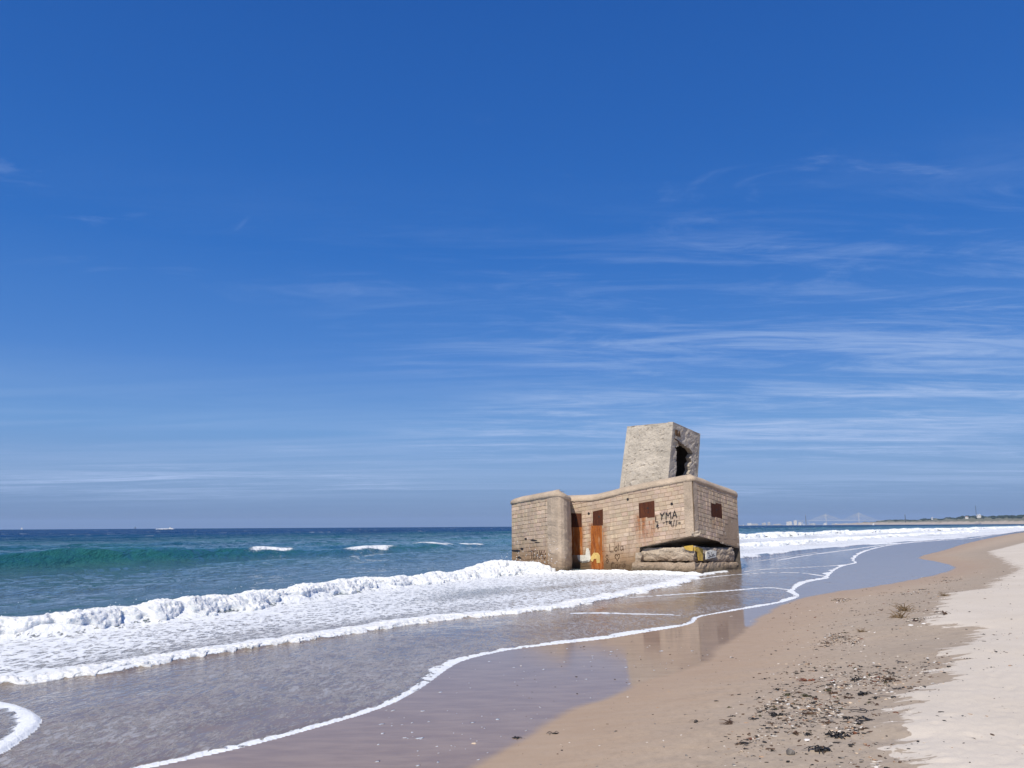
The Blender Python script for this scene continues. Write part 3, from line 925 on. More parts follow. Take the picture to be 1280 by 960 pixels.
spray = MB()
rs = random.Random(5)
BL, bt = resample(bore_line, .05)
for i in range(260):
    p = BL[rs.randrange(60, len(BL))]
    h = rs.expovariate(6.5)
    s = rs.uniform(.004, .012)
    spray.blob((p[0] + rs.gauss(-.15, .35), p[1] + rs.gauss(.1, .35), .40 + h * .8), (s, s, s * .8), i, .2, 5, 3)
for i in range(130):
    a = rs.uniform(-.6, 2.2)
    s = rs.uniform(.008, .022)
    spray.blob((a + rs.gauss(0, .3), 39.3 + rs.gauss(0, .35), .5 + rs.expovariate(3.2)), (s, s, s), i, .2, 5, 3)
tag(spray.build('sea_spray', FROTH, smooth=True), kind='stuff')


# ------------------------------------------------------------------ materials of the bunker
def block_material(name, base):
    m, g, b = new_mat(name)
    geo = g.node('ShaderNodeNewGeometry')
    P = geo.outputs['Position']
    t = g.attr('tint')
    sepz = g.node('ShaderNodeSeparateXYZ', inp={0: P})
    n = g.noise(P, 1.1, 5, 0.6)
    n2 = g.noise(P, 14, 5, 0.7)
    n3 = g.noise(P, 45, 3, 0.6)
    c = g.mix(g.sstep(n, 0.3, 0.7), tuple(v * .88 for v in base), tuple(v * 1.08 for v in base))
    c = g.mix(1.0, c, t.outputs['Color'], blend='MULTIPLY')
    c = g.mix(g.sstep(n2, 0.50, 0.75, 0, 0.5), c, tuple(v * .6 for v in base))
    c = g.mix(g.sstep(n3, 0.58, 0.75, 0, 0.5), c, (0.62, 0.55, 0.46))
    runs = g.noise(g.mapping(P, (3.2, 3.2, 0.28)), 1.0, 6, 0.7)
    c = g.mix(g.sstep(runs, 0.50, 0.70, 0, 0.45), c, tuple(v * .52 for v in base))
    patch_ = g.noise(P, 0.55, 5, 0.65)
    c = g.mix(g.sstep(patch_, 0.46, 0.66, 0, 0.40), c, tuple(v * q for v, q in zip(base, (.66, .66, .70))))
    # tide-stained foot of the wall
    low = g.sstep(g.math('ADD', sepz.outputs[2], g.math('MULTIPLY', n, 1.4)), 2.5, 1.2)
    c = g.mix(g.math('MULTIPLY', low, 0.80), c, (0.27, 0.165, 0.088))
    low2 = g.sstep(g.math('ADD', sepz.outputs[2], g.math('MULTIPLY', n, 0.8)), 1.05, 0.60)
    c = g.mix(g.math('MULTIPLY', low2, 0.75), c, (0.085, 0.058, 0.034))
    # rust run down from the steel plates
    vs = g.noise(g.mapping(P, (7, 7, 0.9)), 1.0, 5, 0.65)
    ru = g.math('MULTIPLY', t.outputs['Alpha'], g.sstep(vs, 0.30, 0.62))
    c = g.mix(ru, c, g.mix(g.sstep(n2, 0.35, 0.65), (0.36, 0.125, 0.030), (0.20, 0.060, 0.018)))
    g.put(b.inputs['Base Color'], c)
    b.inputs['Roughness'].default_value = 0.92
    b.inputs['Specular IOR Level'].default_value = 0.2
    h = g.math('ADD', g.math('MULTIPLY', n2, 1.0), g.math('MULTIPLY', n3, 0.5))
    g.put(b.inputs['Normal'], g.bump(h, 0.9, 0.03))
    return m


def concrete_material(name, base, pits=0.5, scale=1.0, stain=True):
    m, g, b = new_mat(name)
    geo = g.node('ShaderNodeNewGeometry')
    P = geo.outputs['Position']
    n = g.noise(P, 0.9 * scale, 6, 0.62)
    n2 = g.noise(P, 7 * scale, 6, 0.7)
    v = g.voro(P, 9 * scale).outputs['Distance']
    v2 = g.voro(g.mapping(P, (1, 1, 1.6)), 3.5 * scale).outputs['Distance']
    c = g.mix(g.sstep(n, 0.3, 0.72), tuple(q * .80 for q in base), tuple(min(.8, q * 1.12) for q in base))
    c = g.mix(g.sstep(n2, 0.5, 0.78, 0, 0.6), c, tuple(q * .5 for q in base))
    c = g.mix(g.math('MULTIPLY', g.sstep(v, 0.16, 0.05), 0.75 * pits), c, tuple(min(.85, q * 1.55) for q in base))
    c = g.mix(g.math('MULTIPLY', g.math('MULTIPLY', g.sstep(v2, 0.10, 0.04), g.sstep(n2, .42, .55)), pits), c, tuple(q * .18 for q in base))
    if stain:
        sepz = g.node('ShaderNodeSeparateXYZ', inp={0: P})
        low = g.sstep(g.math('ADD', sepz.outputs[2], g.math('MULTIPLY', n, 1.2)), 1.9, 0.9)
        c = g.mix(g.math('MULTIPLY', low, 0.5), c, (0.23, 0.14, 0.075))
        wetb = g.sstep(g.math('ADD', sepz.outputs[2], g.math('MULTIPLY', n2, 0.5)), 0.66, 0.38)
        c = g.mix(g.math('MULTIPLY', wetb, 0.75), c, (0.075, 0.058, 0.036))
    g.put(b.inputs['Base Color'], c)
    b.inputs['Roughness'].default_value = 0.93
    b.inputs['Specular IOR Level'].default_value = 0.2
    h = g.math('ADD', n2, g.math('MULTIPLY', g.sstep(v, 0.0, 0.3), -0.6 * pits))
    g.put(b.inputs['Normal'], g.bump(h, 1.0, 0.06))
    return m


def rust_material(name, c1, c2, c3, c4=None):
    m, g, b = new_mat(name)
    geo = g.node('ShaderNodeNewGeometry')
    P = geo.outputs['Position']
    n = g.noise(g.mapping(P, (5, 5, .7)), 1.6, 6, 0.7)
    n2 = g.noise(P, 16, 5, 0.7)
    c = g.mix(g.sstep(n, 0.40, 0.60), c1, c2)
    c = g.mix(g.sstep(g.noise(g.mapping(P, (9, 9, 1.2), (0, 0, 0), (3, 1, 2)), 1.3, 5, .7), 0.52, 0.66, 0, .8), c, c4 or c3)
    c = g.mix(g.sstep(n2, 0.52, 0.72, 0, .8), c, c3)
    g.put(b.inputs['Base Color'], c)
    b.inputs['Roughness'].default_value = 0.9
    b.inputs['Specular IOR Level'].default_value = 0.15
    g.put(b.inputs['Normal'], g.bump(n2, 0.8, 0.02))
    return m


BASE = (0.52, 0.412, 0.312)
M_BLOCK = block_material('weathered_block', BASE)
M_CAP = concrete_material('sandy_concrete', (0.52, 0.415, 0.31), .35, 1.2, False)
M_PIER = concrete_material('pier_concrete', (0.47, 0.375, 0.285), .5, 1.3)
M_RAW = concrete_material('rubble_concrete', (0.50, 0.42, 0.33), 1.0, 1.6)
M_TOWER = concrete_material('grey_rubble_concrete', (0.52, 0.465, 0.39), .9, 1.15, False)
M_INNER_SHADE = simple_mat('inner_concrete_shade', (0.09, 0.075, 0.06), .95)  # concrete darkened in its colour to stand for interior shade
M_PLATE = rust_material('dark_rust', (0.085, 0.030, 0.016), (0.060, 0.022, 0.014), (0.12, 0.042, 0.018))
M_STREAK = rust_material('orange_rust', (0.36, 0.118, 0.026), (0.22, 0.064, 0.018), (0.14, 0.045, 0.018), (0.40, 0.24, 0.13))
M_INK_SHADE = simple_mat('black_paint_shade', (0.022, 0.020, 0.022), .7, .3, 20)  # black for lettering, and for the painted shade of holes and hollows
M_SCR = simple_mat('brown_scratches', (0.095, 0.055, 0.032), .9, .3, 20)
M_GREYINK = simple_mat('grey_paint', (0.16, 0.15, 0.145), .9, .3, 20)
M_WHITEP = concrete_material('white_paint', (0.74, 0.72, 0.66), .12, 2.0, False)
M_YELLOW = concrete_material('yellow_paint', (0.60, 0.40, 0.09), .45, 2.0, False)

bunker = empty('bunker', (4.5, 42.5, 0.0))
tag(bunker, 'tilted concrete block bunker with a grey tower on its roof, standing in the surf', 'bunker')
BINV = Matrix.Translation((-4.5, -42.5, 0.0))


def bpart(o, parent=None):
    """geometry is written in world metres; keep it there under the bunker"""
    o.parent = parent or bunker
    if parent is None:
        o.matrix_parent_inverse = BINV
    return o


# ---- outline of the walls at the foot of the roof cap: x, y, z
W0 = (3.056, 42.4)
J = (8.647, 38.0)
tm = np.array(J) - np.array(W0); LM = np.hypot(*tm); tm = tm / LM      # along the main wall
nm = np.array([tm[1], -tm[0]])                                           # outward
LR_ = (11.895, 42.0)
tr = np.array(LR_) - np.array(J); LRn = np.hypot(*tr); tr = tr / LRn
nr = np.array([tr[1], -tr[0]])
Apt, Bpt = np.array((-0.058, 44.0)), np.array((2.006, 40.3))
tb_ = (Bpt - Apt); LB = np.hypot(*tb_); tb_ = tb_ / LB
nb = np.array([tb_[1], -tb_[0]])
U0 = 0.40                                                                 # main wall u counts from here


def zmain(u):
    return np.interp(u, [-.4, 0, 1.1, 1.99, 2.94, 4.77, 6.72], [3.56, 3.56, 3.60, 3.74, 3.93, 4.19, 4.426])


def pm(u):     # point on the main wall line
    return np.array(W0) + tm * (u + U0)


OUT = [(Apt[0], Apt[1], 3.504)]
for k in range(1, 11):
    p = Apt + tb_ * LB * k / 10
    OUT.append((p[0], p[1], 3.504 + .271 * k / 10))
OUT += [(2.271, 39.95, 3.775), (2.41, 39.93, 3.74), (2.556, 40.0, 3.701), (2.70, 40.2, 3.66), (2.811, 40.5, 3.616), (2.92, 40.9, 3.595), (2.99, 41.3, 3.58), (3.03, 41.9, 3.565), (W0[0], W0[1], 3.56)]
NW = len(OUT) - 1
for k in range(1, 25):
    u = -U0 + (LM) * k / 24
    p = pm(u)
    OUT.append((p[0], p[1], float(zmain(u))))
NJ = len(OUT) - 1
for k in range(1, 17):
    p = np.array(J) + tr * LRn * k / 16
    OUT.append((p[0], p[1], 4.426 - .62 * k / 16))
NL = len(OUT) - 1
for q in ((12.05, 42.7, 3.7), (12.2, 43.6, 3.62), (11.3, 45.4, 3.5), (8.2, 47.6, 3.3), (4.6, 49.2, 3.2), (2.4, 48.6, 3.2), (1.1, 46.2, 3.35)):
    OUT.append(q)
OUT = np.array(OUT)
NO = len(OUT)
prev, nxt = np.roll(OUT, 1, 0), np.roll(OUT, -1, 0)


def unit(v):
    return v / np.maximum(np.hypot(v[:, 0], v[:, 1])[:, None], 1e-9)


e1, e2 = unit(OUT[:, :2] - prev[:, :2]), unit(nxt[:, :2] - OUT[:, :2])
n1_, n2_ = np.column_stack([e1[:, 1], -e1[:, 0]]), np.column_stack([e2[:, 1], -e2[:, 0]])
NRM = unit(n1_ + n2_)
mit = 1.0 / np.clip((NRM * n1_).sum(1), .6, 1)

# ---- roof cap: a rounded edge swept round the outline, roof slab inside
prof = [(.0, -.03), (.055, -.015), (.062, .07), (.045, .15), (-.01, .225), (-.10, .28), (-.20, .325), (-.32, .35), (-.42, .36)]
V = []; Fc = []
for k, (o_, dz) in enumerate(prof):
    for i in range(NO):
        p = OUT[i, :2] + NRM[i] * mit[i] * o_
        V.append((p[0], p[1], OUT[i, 2] + dz))
V = np.array(V)
nz = fbm3(V[:, 0] * 1.5, V[:, 1] * 1.5, V[:, 2] * 1.5, 4, 301) - .5
V[:, 2] += nz * .07
V[:, 0] += (fbm3(V[:, 0] * 2, V[:, 1] * 2, V[:, 2] * 2, 3, 302) - .5) * .05
for k in range(len(prof) - 1):
    for i in range(NO):
        j = (i + 1) % NO
        Fc.append((k * NO + i, k * NO + j, (k + 1) * NO + j, (k + 1) * NO + i))
gs = .35
gx, gy = np.meshgrid(np.arange(-.5, 13.2, gs), np.arange(37.5, 50, gs), indexing='ij')
cc_ = np.column_stack([gx.ravel() + gs / 2, gy.ravel() + gs / 2])
okc = inside(cc_, OUT[:, :2]) & (polydist(cc_, np.vstack([OUT[:, :2], OUT[:1, :2]]))[0] > .26)
for (qx, qy) in cc_[okc]:
    b0 = len(V) + 0
    V = np.vstack([V, [(qx + ax * gs / 2, qy + ay * gs / 2, 4.42 - .002 * (qx - 8.65) - .161 * (qy - 38.0)) for ax, ay in ((-1, -1), (1, -1), (1, 1), (-1, 1))]])
    Fc.append((b0, b0 + 1, b0 + 2, b0 + 3))
cap = bpart(mesh_np('roof_cap', V, Fc, M_CAP, smooth=False))
for pgn in cap.data.polygons:
    pgn.use_smooth = True


# ---- walls
def wall_sheet(name, idx, bottom, mat, off=0.0, parent=None):
    V = []; F = []
    for i in idx:
        p = OUT[i, :2] + NRM[i] * off
        zt = OUT[i, 2] + .02; zb = bottom(i)
        for k in range(9):
            V.append((p[0], p[1], zt + (zb - zt) * k / 8))
    for a in range(len(idx) - 1):
        for k in range(8):
            F.append((a * 9 + k, a * 9 + k + 1, a * 9 + 10 + k, a * 9 + 9 + k))
    return bpart(mesh_np(name, V, F, mat, attrs={'tint': np.tile([.74, .69, .64, 0], (len(V), 1))}), parent)


UG = 3.62                                 # the undercut starts here on the main wall
zunder = lambda u: 1.19 + (u - UG) * (1.83 - 1.19) / (6.72 - UG)
zright = lambda u: 1.83 - .135 * u


def bot(i):
    if NW <= i <= NJ:
        u = (i - NW) * LM / 24 - U0
        return -1.0 if u < UG else zunder(u)
    if NJ < i <= NL:
        return zright((i - NJ) * LRn / 16)
    return -1.0


def strip_idx(a, b):
    return list(range(a, b + 1))


w_b = wall_sheet('block_wall', strip_idx(0, 10), bot, M_BLOCK)
w_m = wall_sheet('block_wall', strip_idx(NW, NJ), bot, M_BLOCK)
w_r = wall_sheet('block_wall', strip_idx(NJ, NL), bot, M_BLOCK)
wall_sheet('rear_wall', list(range(NL, NO)) + [0], lambda i: (1.15 if i < NL + 4 and i >= NL else -1.0), M_BLOCK)

# rounded concrete pier at the corner of the left bastion, its surface worn
pi_ = strip_idx(9, NW)
V = []; F = []
nk = 40
for a, i in enumerate(pi_):
    zt = OUT[i, 2]
    for k in range(nk):
        z = zt + (-1.0 - zt) * k / (nk - 1)
        p = OUT[i, :2] + NRM[i] * (.035 + (.018 if (k // 2) % 2 else 0) * (fbm2(np.array([i * .4]), np.array([k * .3]), 2, 311)[0]))
        q = (fbm3(np.array([p[0] * 3]), np.array([p[1] * 3]), np.array([z * 3]), 3, 312)[0] - .5) * .09 * (1.0 + .9 * (z < 1.2))
        V.append((p[0] + NRM[i][0] * q, p[1] + NRM[i][1] * q, z))
for a in range(len(pi_) - 1):
    for k in range(nk - 1):
        F.append((a * nk + k, a * nk + k + 1, (a + 1) * nk + k + 1, (a + 1) * nk + k))
bpart(mesh_np('corner_pier', V, F, M_PIER, smooth=False))


def wp(O, t, n, u, z, d=0.0):
    return (O[0] + t[0] * u + n[0] * d, O[1] + t[1] * u + n[1] * d, z)


def in_poly(u, z, poly):
    return bool(inside(np.array([[u, z]]), poly)[0])


def course_blocks(parent, O, t, n, u0, u1, ztop, zbot, slope, zref, skip, rust, bh=.205, bw=.36, seed=0, rects=()):
    """courses of hollow blocks, each its own bevelled stone, standing proud of recessed joints"""
    rr = random.Random(seed)
    mb = MB(); mb2 = []
    k = 0
    while True:
        zc = zref - k * bh
        if zc + slope * u1 < -0.9 and zc + slope * u0 < -0.9 or k > 60:
            break
        u = u0 - rr.uniform(0, bw) * (1 if k % 2 else .5)
        pale_run = rr.random() < .22
        while u < u1:
            w = bw * rr.choice((1, 1, 1, .98, 1.03, .55 if rr.random() < .12 else 1))
            a, b = max(u, u0), min(u + w, u1)
            u += w
            zl = lambda q: zc + slope * q
            zmid = zl((a + b) / 2) - bh / 2
            for (r0, r1, rb, rt_) in rects:
                if rb - bh * .2 < zmid < rt_ + bh * .2 and a < r1 and b > r0:
                    if a < r0: b = r0
                    elif b > r1: a = r1
                    else: b = a
            if b - a < .06:
                continue
            um = (a + b) / 2
            zt_, zb_ = zl(um), zl(um) - bh
            if zt_ > ztop(um) - .0 + .12 or zb_ < zbot(um) - .10:
                continue
            if skip(um, zt_ - bh / 2):
                continue
            j = .008
            d = rr.uniform(.012, .024)
            worn = zt_ < 1.3
            if worn: d *= rr.uniform(.45, 1.1)
            if rr.random() < (.05 if worn else .006): d = .004
            A, B = a + j, b - j
            tt_ = min(0, ztop(A) - zl(A)), min(0, ztop(B) - zl(B))
            bb_ = max(0, zbot(A) - (zl(A) - bh)), max(0, zbot(B) - (zl(B) - bh))
            c4 = [(A, zl(A) - bh + j + bb_[0]), (B, zl(B) - bh + j + bb_[1]), (B, zl(B) - j + tt_[1]), (A, zl(A) - j + tt_[0])]
            if c4[3][1] - c4[0][1] < .03 or c4[2][1] - c4[1][1] < .03:
                continue
            bv = .014
            cu, cz = um, (c4[0][1] + c4[2][1]) / 2
            V = [wp(O, t, n, q[0], q[1], 0) for q in c4]
            for q in c4:
                du = bv if q[0] < cu else -bv; dz = bv if q[1] < cz else -bv
                V.append(wp(O, t, n, q[0] + du + rr.uniform(-.004, .004), q[1] + dz + rr.uniform(-.004, .004), d + rr.uniform(-.006, .006)))
            V.append(wp(O, t, n, cu, cz, d + rr.uniform(-.004, .006)))
            pale = rr.random() < (.40 if pale_run else .06)
            s = rr.uniform(.88, 1.08) * (1.22 if pale else 1)
            rgb = (s * rr.uniform(.98, 1.03), s * (rr.uniform(.95, 1.02)), s * rr.uniform(.92, 1.02))
            bidx = len(mb.v)
            mb.add(V, [(0, 1, 5, 4), (1, 2, 6, 5), (2, 3, 7, 6), (3, 0, 4, 7), (4, 5, 8), (5, 6, 8), (6, 7, 8), (7, 4, 8)])
            for q in range(9):
                uu, zz = (c4[q % 4] if q < 8 else (cu, cz))
                mb.c[bidx + q] = (*rgb, rust(uu, zz))
        k += 1
    return bpart(tag(mb.build('concrete_blocks', M_BLOCK, None, False, True), kind='stuff'), parent)


OM = pm(0.0)
RUSTS = [(-.36, .36, 2.3, .8, .9), (.92, 1.60, 2.4, -.1, 1.0), (3.70, 4.62, 2.70, 1.35, .85), (1.55, 1.75, 2.2, .4, .5), (3.55, 3.75, 2.8, 1.1, .4)]


def rust_main(u, z):
    r = 0
    for a, b, zt, zb, s in RUSTS:
        du = max(a - u, u - b, 0)
        if z < zt + .08 and z > zb - .3:
            r = max(r, s * max(0, 1 - du / .16) * min(1, .35 + max(0, (z - zb)) / 1.2))
    return min(1, r)


def skip_main(u, z):
    if u > 6.28: return True                                  # rendered corner
    return False


course_blocks(w_m, OM, tm, nm, -.40, 6.32, zmain, lambda u: -1.0 if u < UG else zunder(u), .125, 3.62, skip_main, rust_main, seed=3, rects=((-.42, .34, .75, 2.96), (1.03, 1.65, 2.3, 3.1), (.90, 1.60, .1, 2.3), (3.78, 4.64, 2.66, 3.44)))
KP = [(2.82, 1.3), (2.82, 1.75), (3.2, 1.85), (3.58, 2.14), (3.75, 2.5), (4.15, 2.71), (4.5, 2.62), (5.3, 2.8), (5.3, 1.0), (3.45, 1.2)]
course_blocks(w_r, J, tr, nr, .34, LRn, lambda u: 4.426 - .12 * u, zright, -.122, 4.43,
              lambda u, z: in_poly(u, z, KP), lambda u, z: .35 if (1.85 < u < 3.2 and 2.1 < z < 2.7) else 0, seed=5, rects=((1.92, 3.2, 2.66, 3.38),))
course_blocks(w_b, Apt, tb_, nb, 0.02, LB - .36, lambda u: 3.504 + .064 * u, lambda u: -1.0, .066, 3.50,
              lambda u, z: (z < .92 and u < .75 and (int(z * 5) % 3 == 0)) or (abs(u - .55) < .5 and abs(z - .98) < .06), lambda u, z: 0, seed=9)


def rough_panel(name, O, t, n, poly_u, ztop, zbot, mat, d, amp, seed, nu=22, nz=40, parent=None, freq=2.2, mask=None):
    """an uneven skin of render or rubble over part of a wall"""
    us = np.linspace(poly_u[0], poly_u[1], nu)
    V = []; F = []
    for u in us:
        for k in range(nz):
            z = ztop(u) + (zbot(u) - ztop(u)) * k / (nz - 1)
            V.append((u, z))
    V = np.array(V)
    q = fbm2(V[:, 0] * freq + seed, V[:, 1] * freq, 4, 320 + seed) - .5
    edge = np.minimum(np.minimum(V[:, 0] - poly_u[0], poly_u[1] - V[:, 0]) / .05, 1)
    dd = d + q * amp
    X = O[0] + t[0] * V[:, 0] + n[0] * dd; Y = O[1] + t[1] * V[:, 0] + n[1] * dd
    for a in range(nu - 1):
        for k in range(nz - 1):
            um, zm = (us[a] + us[a + 1]) / 2, V[a * nz + k, 1]
            if mask and not mask(um, zm): continue
            F.append((a * nz + k, a * nz + k + 1, (a + 1) * nz + k + 1, (a + 1) * nz + k))
    return bpart(mesh_np(name, np.column_stack([X, Y, V[:, 1]]), F, mat), parent)


rough_panel('corner_render', OM, tm, nm, (6.26, LM - U0 + .0), lambda u: zmain(u) - .01, zunder, M_PIER, .036, .05, 1, 8, 40)
rough_panel('corner_render', J, tr, nr, (0.0, .40), lambda u: 4.41 - .12 * u, zright, M_PIER, .036, .05, 2, 8, 40)
rough_panel('broken_render', J, tr, nr, (2.8, LRn), lambda u: 2.95, lambda u: zright(u) - .05, M_RAW, -.05, .22, 3, 36, 44, freq=3.2, mask=lambda u, z: in_poly(u, z, KP))


# ---- steel plates, rust runs
def plate(O, t, n, q4, hole, mat=M_PLATE, d0=-.004, d1=.006, name='steel_plate', parent=None):
    mb = MB()
    V = [wp(O, t, n, u, z, d0) for u, z in q4] + [wp(O, t, n, u, z, d1) for u, z in q4]
    mb.add(V, [(0, 1, 5, 4), (1, 2, 6, 5), (2, 3, 7, 6), (3, 0, 4, 7), (4, 5, 6, 7)])
    p = bpart(mb.build(name, mat), parent)
    if hole:
        for (hu, hz, hr) in hole:
            h = MB()
            ring = [wp(O, t, n, hu + hr * math.cos(a * math.pi / 6), hz + hr * math.sin(a * math.pi / 6), d1 + .004) for a in range(12)]
            h.add(ring, [tuple(range(12))])
            bpart(h.build('bolt_hole_shade', M_INK_SHADE), p)  # flat black disc, the shade of a hole given by colour
    return p


plate(OM, tm, nm, [(3.77, 2.63), (4.64, 2.69), (4.65, 3.50), (3.77, 3.39)], [(4.27, 3.14, .05), (4.28, 2.93, .03)])
plate(OM, tm, nm, [(-.385, 2.22), (.34, 2.22), (.34, 2.94), (-.385, 2.96)], [(.0, 2.6, .04)])
plate(OM, tm, nm, [(1.02, 2.29), (1.64, 2.31), (1.66, 3.13), (1.04, 3.02)], [(1.42, 2.75, .05)])
plate(J, tr, nr, [(1.91, 2.71), (3.20, 2.60), (3.20, 3.34), (1.91, 3.44)], [(2.55, 3.05, .06)])


def streak_panel(u0, u1, zt, zb, seed, w0=.0):
    def msk(u, z):
        e = .035 * (fbm2(np.array([z * 2.2]), np.array([seed]), 3, 331)[0] - .5) * 2
        return u0 + e - w0 * (zt - z) * .04 < u < u1 + e
    return rough_panel('rust_run', OM, tm, nm, (u0 - .06, u1 + .05), lambda u: zt, lambda u: zb, M_STREAK, .006, .012, seed, 22, 44, mask=msk)


streak_panel(-.37, .34, 2.22, .78, 11)
streak_panel(.92, 1.60, 2.30, .10, 12, 1)
for (O_, t_, n_, u_, z_) in ((OM, tm, nm, 3.16, 3.60), (OM, tm, nm, 5.6, 3.32), (OM, tm, nm, .80, 2.92)):
    h = MB()
    h.add([wp(O_, t_, n_, u_ + .065 * math.cos(a * math.pi / 5), z_ + .075 * math.sin(a * math.pi / 5), .030) for a in range(10)] + [wp(O_, t_, n_, u_ + .065 * math.cos(a * math.pi / 5), z_ + .075 * math.sin(a * math.pi / 5), -.0) for a in range(10)],
          [tuple(range(10))] + [(a, (a + 1) % 10, 10 + (a + 1) % 10, 10 + a) for a in range(10)])
    bpart(h.build('drain_hole_shade', M_INK_SHADE))  # black disc on the wall, painted as the shade inside a drain
# raised black plates, painted as the shade of hollows where stone has fallen out of the foot of the bastion wall
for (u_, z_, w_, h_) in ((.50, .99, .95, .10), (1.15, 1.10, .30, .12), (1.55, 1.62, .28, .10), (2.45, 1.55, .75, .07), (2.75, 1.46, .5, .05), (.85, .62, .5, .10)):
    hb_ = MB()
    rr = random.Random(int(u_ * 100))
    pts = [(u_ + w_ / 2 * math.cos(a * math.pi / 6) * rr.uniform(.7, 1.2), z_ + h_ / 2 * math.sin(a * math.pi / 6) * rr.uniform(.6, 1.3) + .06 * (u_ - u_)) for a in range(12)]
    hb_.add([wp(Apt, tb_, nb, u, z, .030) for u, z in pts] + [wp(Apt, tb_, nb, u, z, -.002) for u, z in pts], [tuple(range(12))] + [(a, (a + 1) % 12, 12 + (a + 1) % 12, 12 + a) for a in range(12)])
    bpart(hb_.build('hollow_shade', M_INK_SHADE))

# ---- undercut: soffit, end wall, the dark inside, the broken slabs under it
Jb = np.array([J[0], J[1], 1.83]); Lb = np.array([LR_[0], LR_[1], zright(LRn)])
G0 = np.array([*pm(UG), zunder(UG)])
back = np.array([tr[0], tr[1], -.06]) * 4.8


def patch(name, a, b, c, d, nu, nv, amp, freq, seed, mat, flip=False):
    a, b, c, d = [np.array(q, float) for q in (a, b, c, d)]
    uu, vv = np.meshgrid(np.linspace(0, 1, nu), np.linspace(0, 1, nv), indexing='ij')
    uu = uu.ravel()[:, None]; vv = vv.ravel()[:, None]
    V = (a * (1 - uu) + b * uu) * (1 - vv) + (d * (1 - uu) + c * uu) * vv
    V = V + (np.column_stack([fbm3(V[:, 0] * freq, V[:, 1] * freq, V[:, 2] * freq, 3, seed + q) for q in range(3)]) - .5) * amp
    F = []
    for i in range(nu - 1):
        for k in range(nv - 1):
            f = (i * nv + k, (i + 1) * nv + k, (i + 1) * nv + k + 1, i * nv + k + 1)
            F.append(f[::-1] if flip else f)
    return bpart(mesh_np(name, V, F, mat))


patch('soffit', G0 + [0, 0, .03], Jb + [0, 0, .03], Jb + back, G0 + back, 30, 24, .16, 1.6, 341, M_RAW, True)
gi = np.array([tr[0], tr[1], 0]) * 3.2
patch('gap_end_wall', G0 + [0, 0, .1], G0 + gi, (*(G0 + gi)[:2], -1), (*G0[:2], -1), 14, 16, .10, 2.5, 345, M_RAW)
ci = np.array([tr[0], tr[1], 0]) * 2.6
patch('inner_wall', (*(G0 + ci)[:2], 1.6), (*(Lb - [tr[0] * 1.4, tr[1] * 1.4, 0] + ci * .55)[:2], 1.6), (*(Lb - [tr[0] * 1.4, tr[1] * 1.4, 0] + ci * .55)[:2], -1), (*(G0 + ci)[:2], -1), 10, 8, .1, 1, 347, M_INNER_SHADE)


def rock_slab(name, plan, zb, zt, amp, seed, mat, n=26, nh=9, chip=.0):
    """four-sided rough slab: plan corners in order, heights at each corner"""
    plan = [np.array(p, float) for p in plan]
    ring = []
    for k in range(4):
        for i in range(n):
            f = i / n
            ring.append((plan[k] * (1 - f) + plan[(k + 1) % 4] * f, zb[k] * (1 - f) + zb[(k + 1) % 4] * f, zt[k] * (1 - f) + zt[(k + 1) % 4] * f))
    V = []; F = []
    m = len(ring); ctr = sum(plan) / 4
    for h in range(nh):
        f = h / (nh - 1)
        rnd = 1 - .035 * (2 * f - 1) ** 4
        for p, b, t in ring:
            q = ctr + (p - ctr) * rnd
            V.append((q[0], q[1], b + (t - b) * f))
    V.append((ctr[0], ctr[1], sum(zb) / 4)); V.append((ctr[0], ctr[1], sum(zt) / 4))
    V = np.array(V)
    D = np.column_stack([fbm3(V[:, 0] * 1.6, V[:, 1] * 1.6, V[:, 2] * 2.5, 4, seed + q, .6) for q in range(3)]) - .5
    D2 = np.abs(np.column_stack([fbm3(V[:, 0] * 5, V[:, 1] * 5, V[:, 2] * 6, 2, seed + 5 + q) for q in range(3)]) - .5)
    V[:-2] = V[:-2] + D[:-2] * np.array([amp, amp, amp * .7]) + (np.column_stack([fbm3(V[:-2, 0] * 8, V[:-2, 1] * 8, V[:-2, 2] * 8, 2, seed + 9 + q) for q in range(3)]) - .5) * .10 - (V[:-2] - np.array([ctr[0], ctr[1], 0])) * np.array([.05, .05, 0]) * D2[:-2]
    for h in range(nh - 1):
        for i in range(m):
            j = (i + 1) % m
            F.append((h * m + i, h * m + j, (h + 1) * m + j, (h + 1) * m + i))
    for i in range(m):
        j = (i + 1) % m
        F.append((len(V) - 2, j, i)); F.append((len(V) - 1, (nh - 1) * m + i, (nh - 1) * m + j))
    return bpart(mesh_np(name, V, F, mat))


sl2 = rock_slab('foundation_slab', [(6.42, 40.02), (8.62, 38.22), (11.52, 41.6), (9.3, 43.4)], [.58, .60, .42, .5], [1.16, 1.30, 1.10, 1.1], .26, 351, M_RAW, 40, 12)
sl1 = rock_slab('foundation_slab', [(5.80, 39.72), (8.50, 37.62), (11.80, 41.8), (9.2, 44)], [-.9, -.9, -.9, -.9], [.50, .56, .36, .4], .24, 357, M_RAW, 44, 12)
rock_slab('broken_pier', [(8.30, 37.66), (8.78, 37.52), (8.98, 37.9), (8.5, 38.1)], [-.9] * 4, [.22, .20, .26, .26], .20, 363, M_STREAK if False else M_PIER, 8, 8)
rock_slab('broken_end', [(6.05, 39.9), (6.32, 39.7), (6.62, 40.2), (6.3, 40.45)], [.2] * 4, [.95, .98, 1.0, 1.0], .18, 367, M_RAW, 8, 8)
chipm = MB()
chipm.blob((J[0] + .02, J[1] + .06, 1.90), (.24, .15, .13), 5, .35, 10, 6, rz=-.6)
bpart(chipm.build('broken_corner', M_RAW))
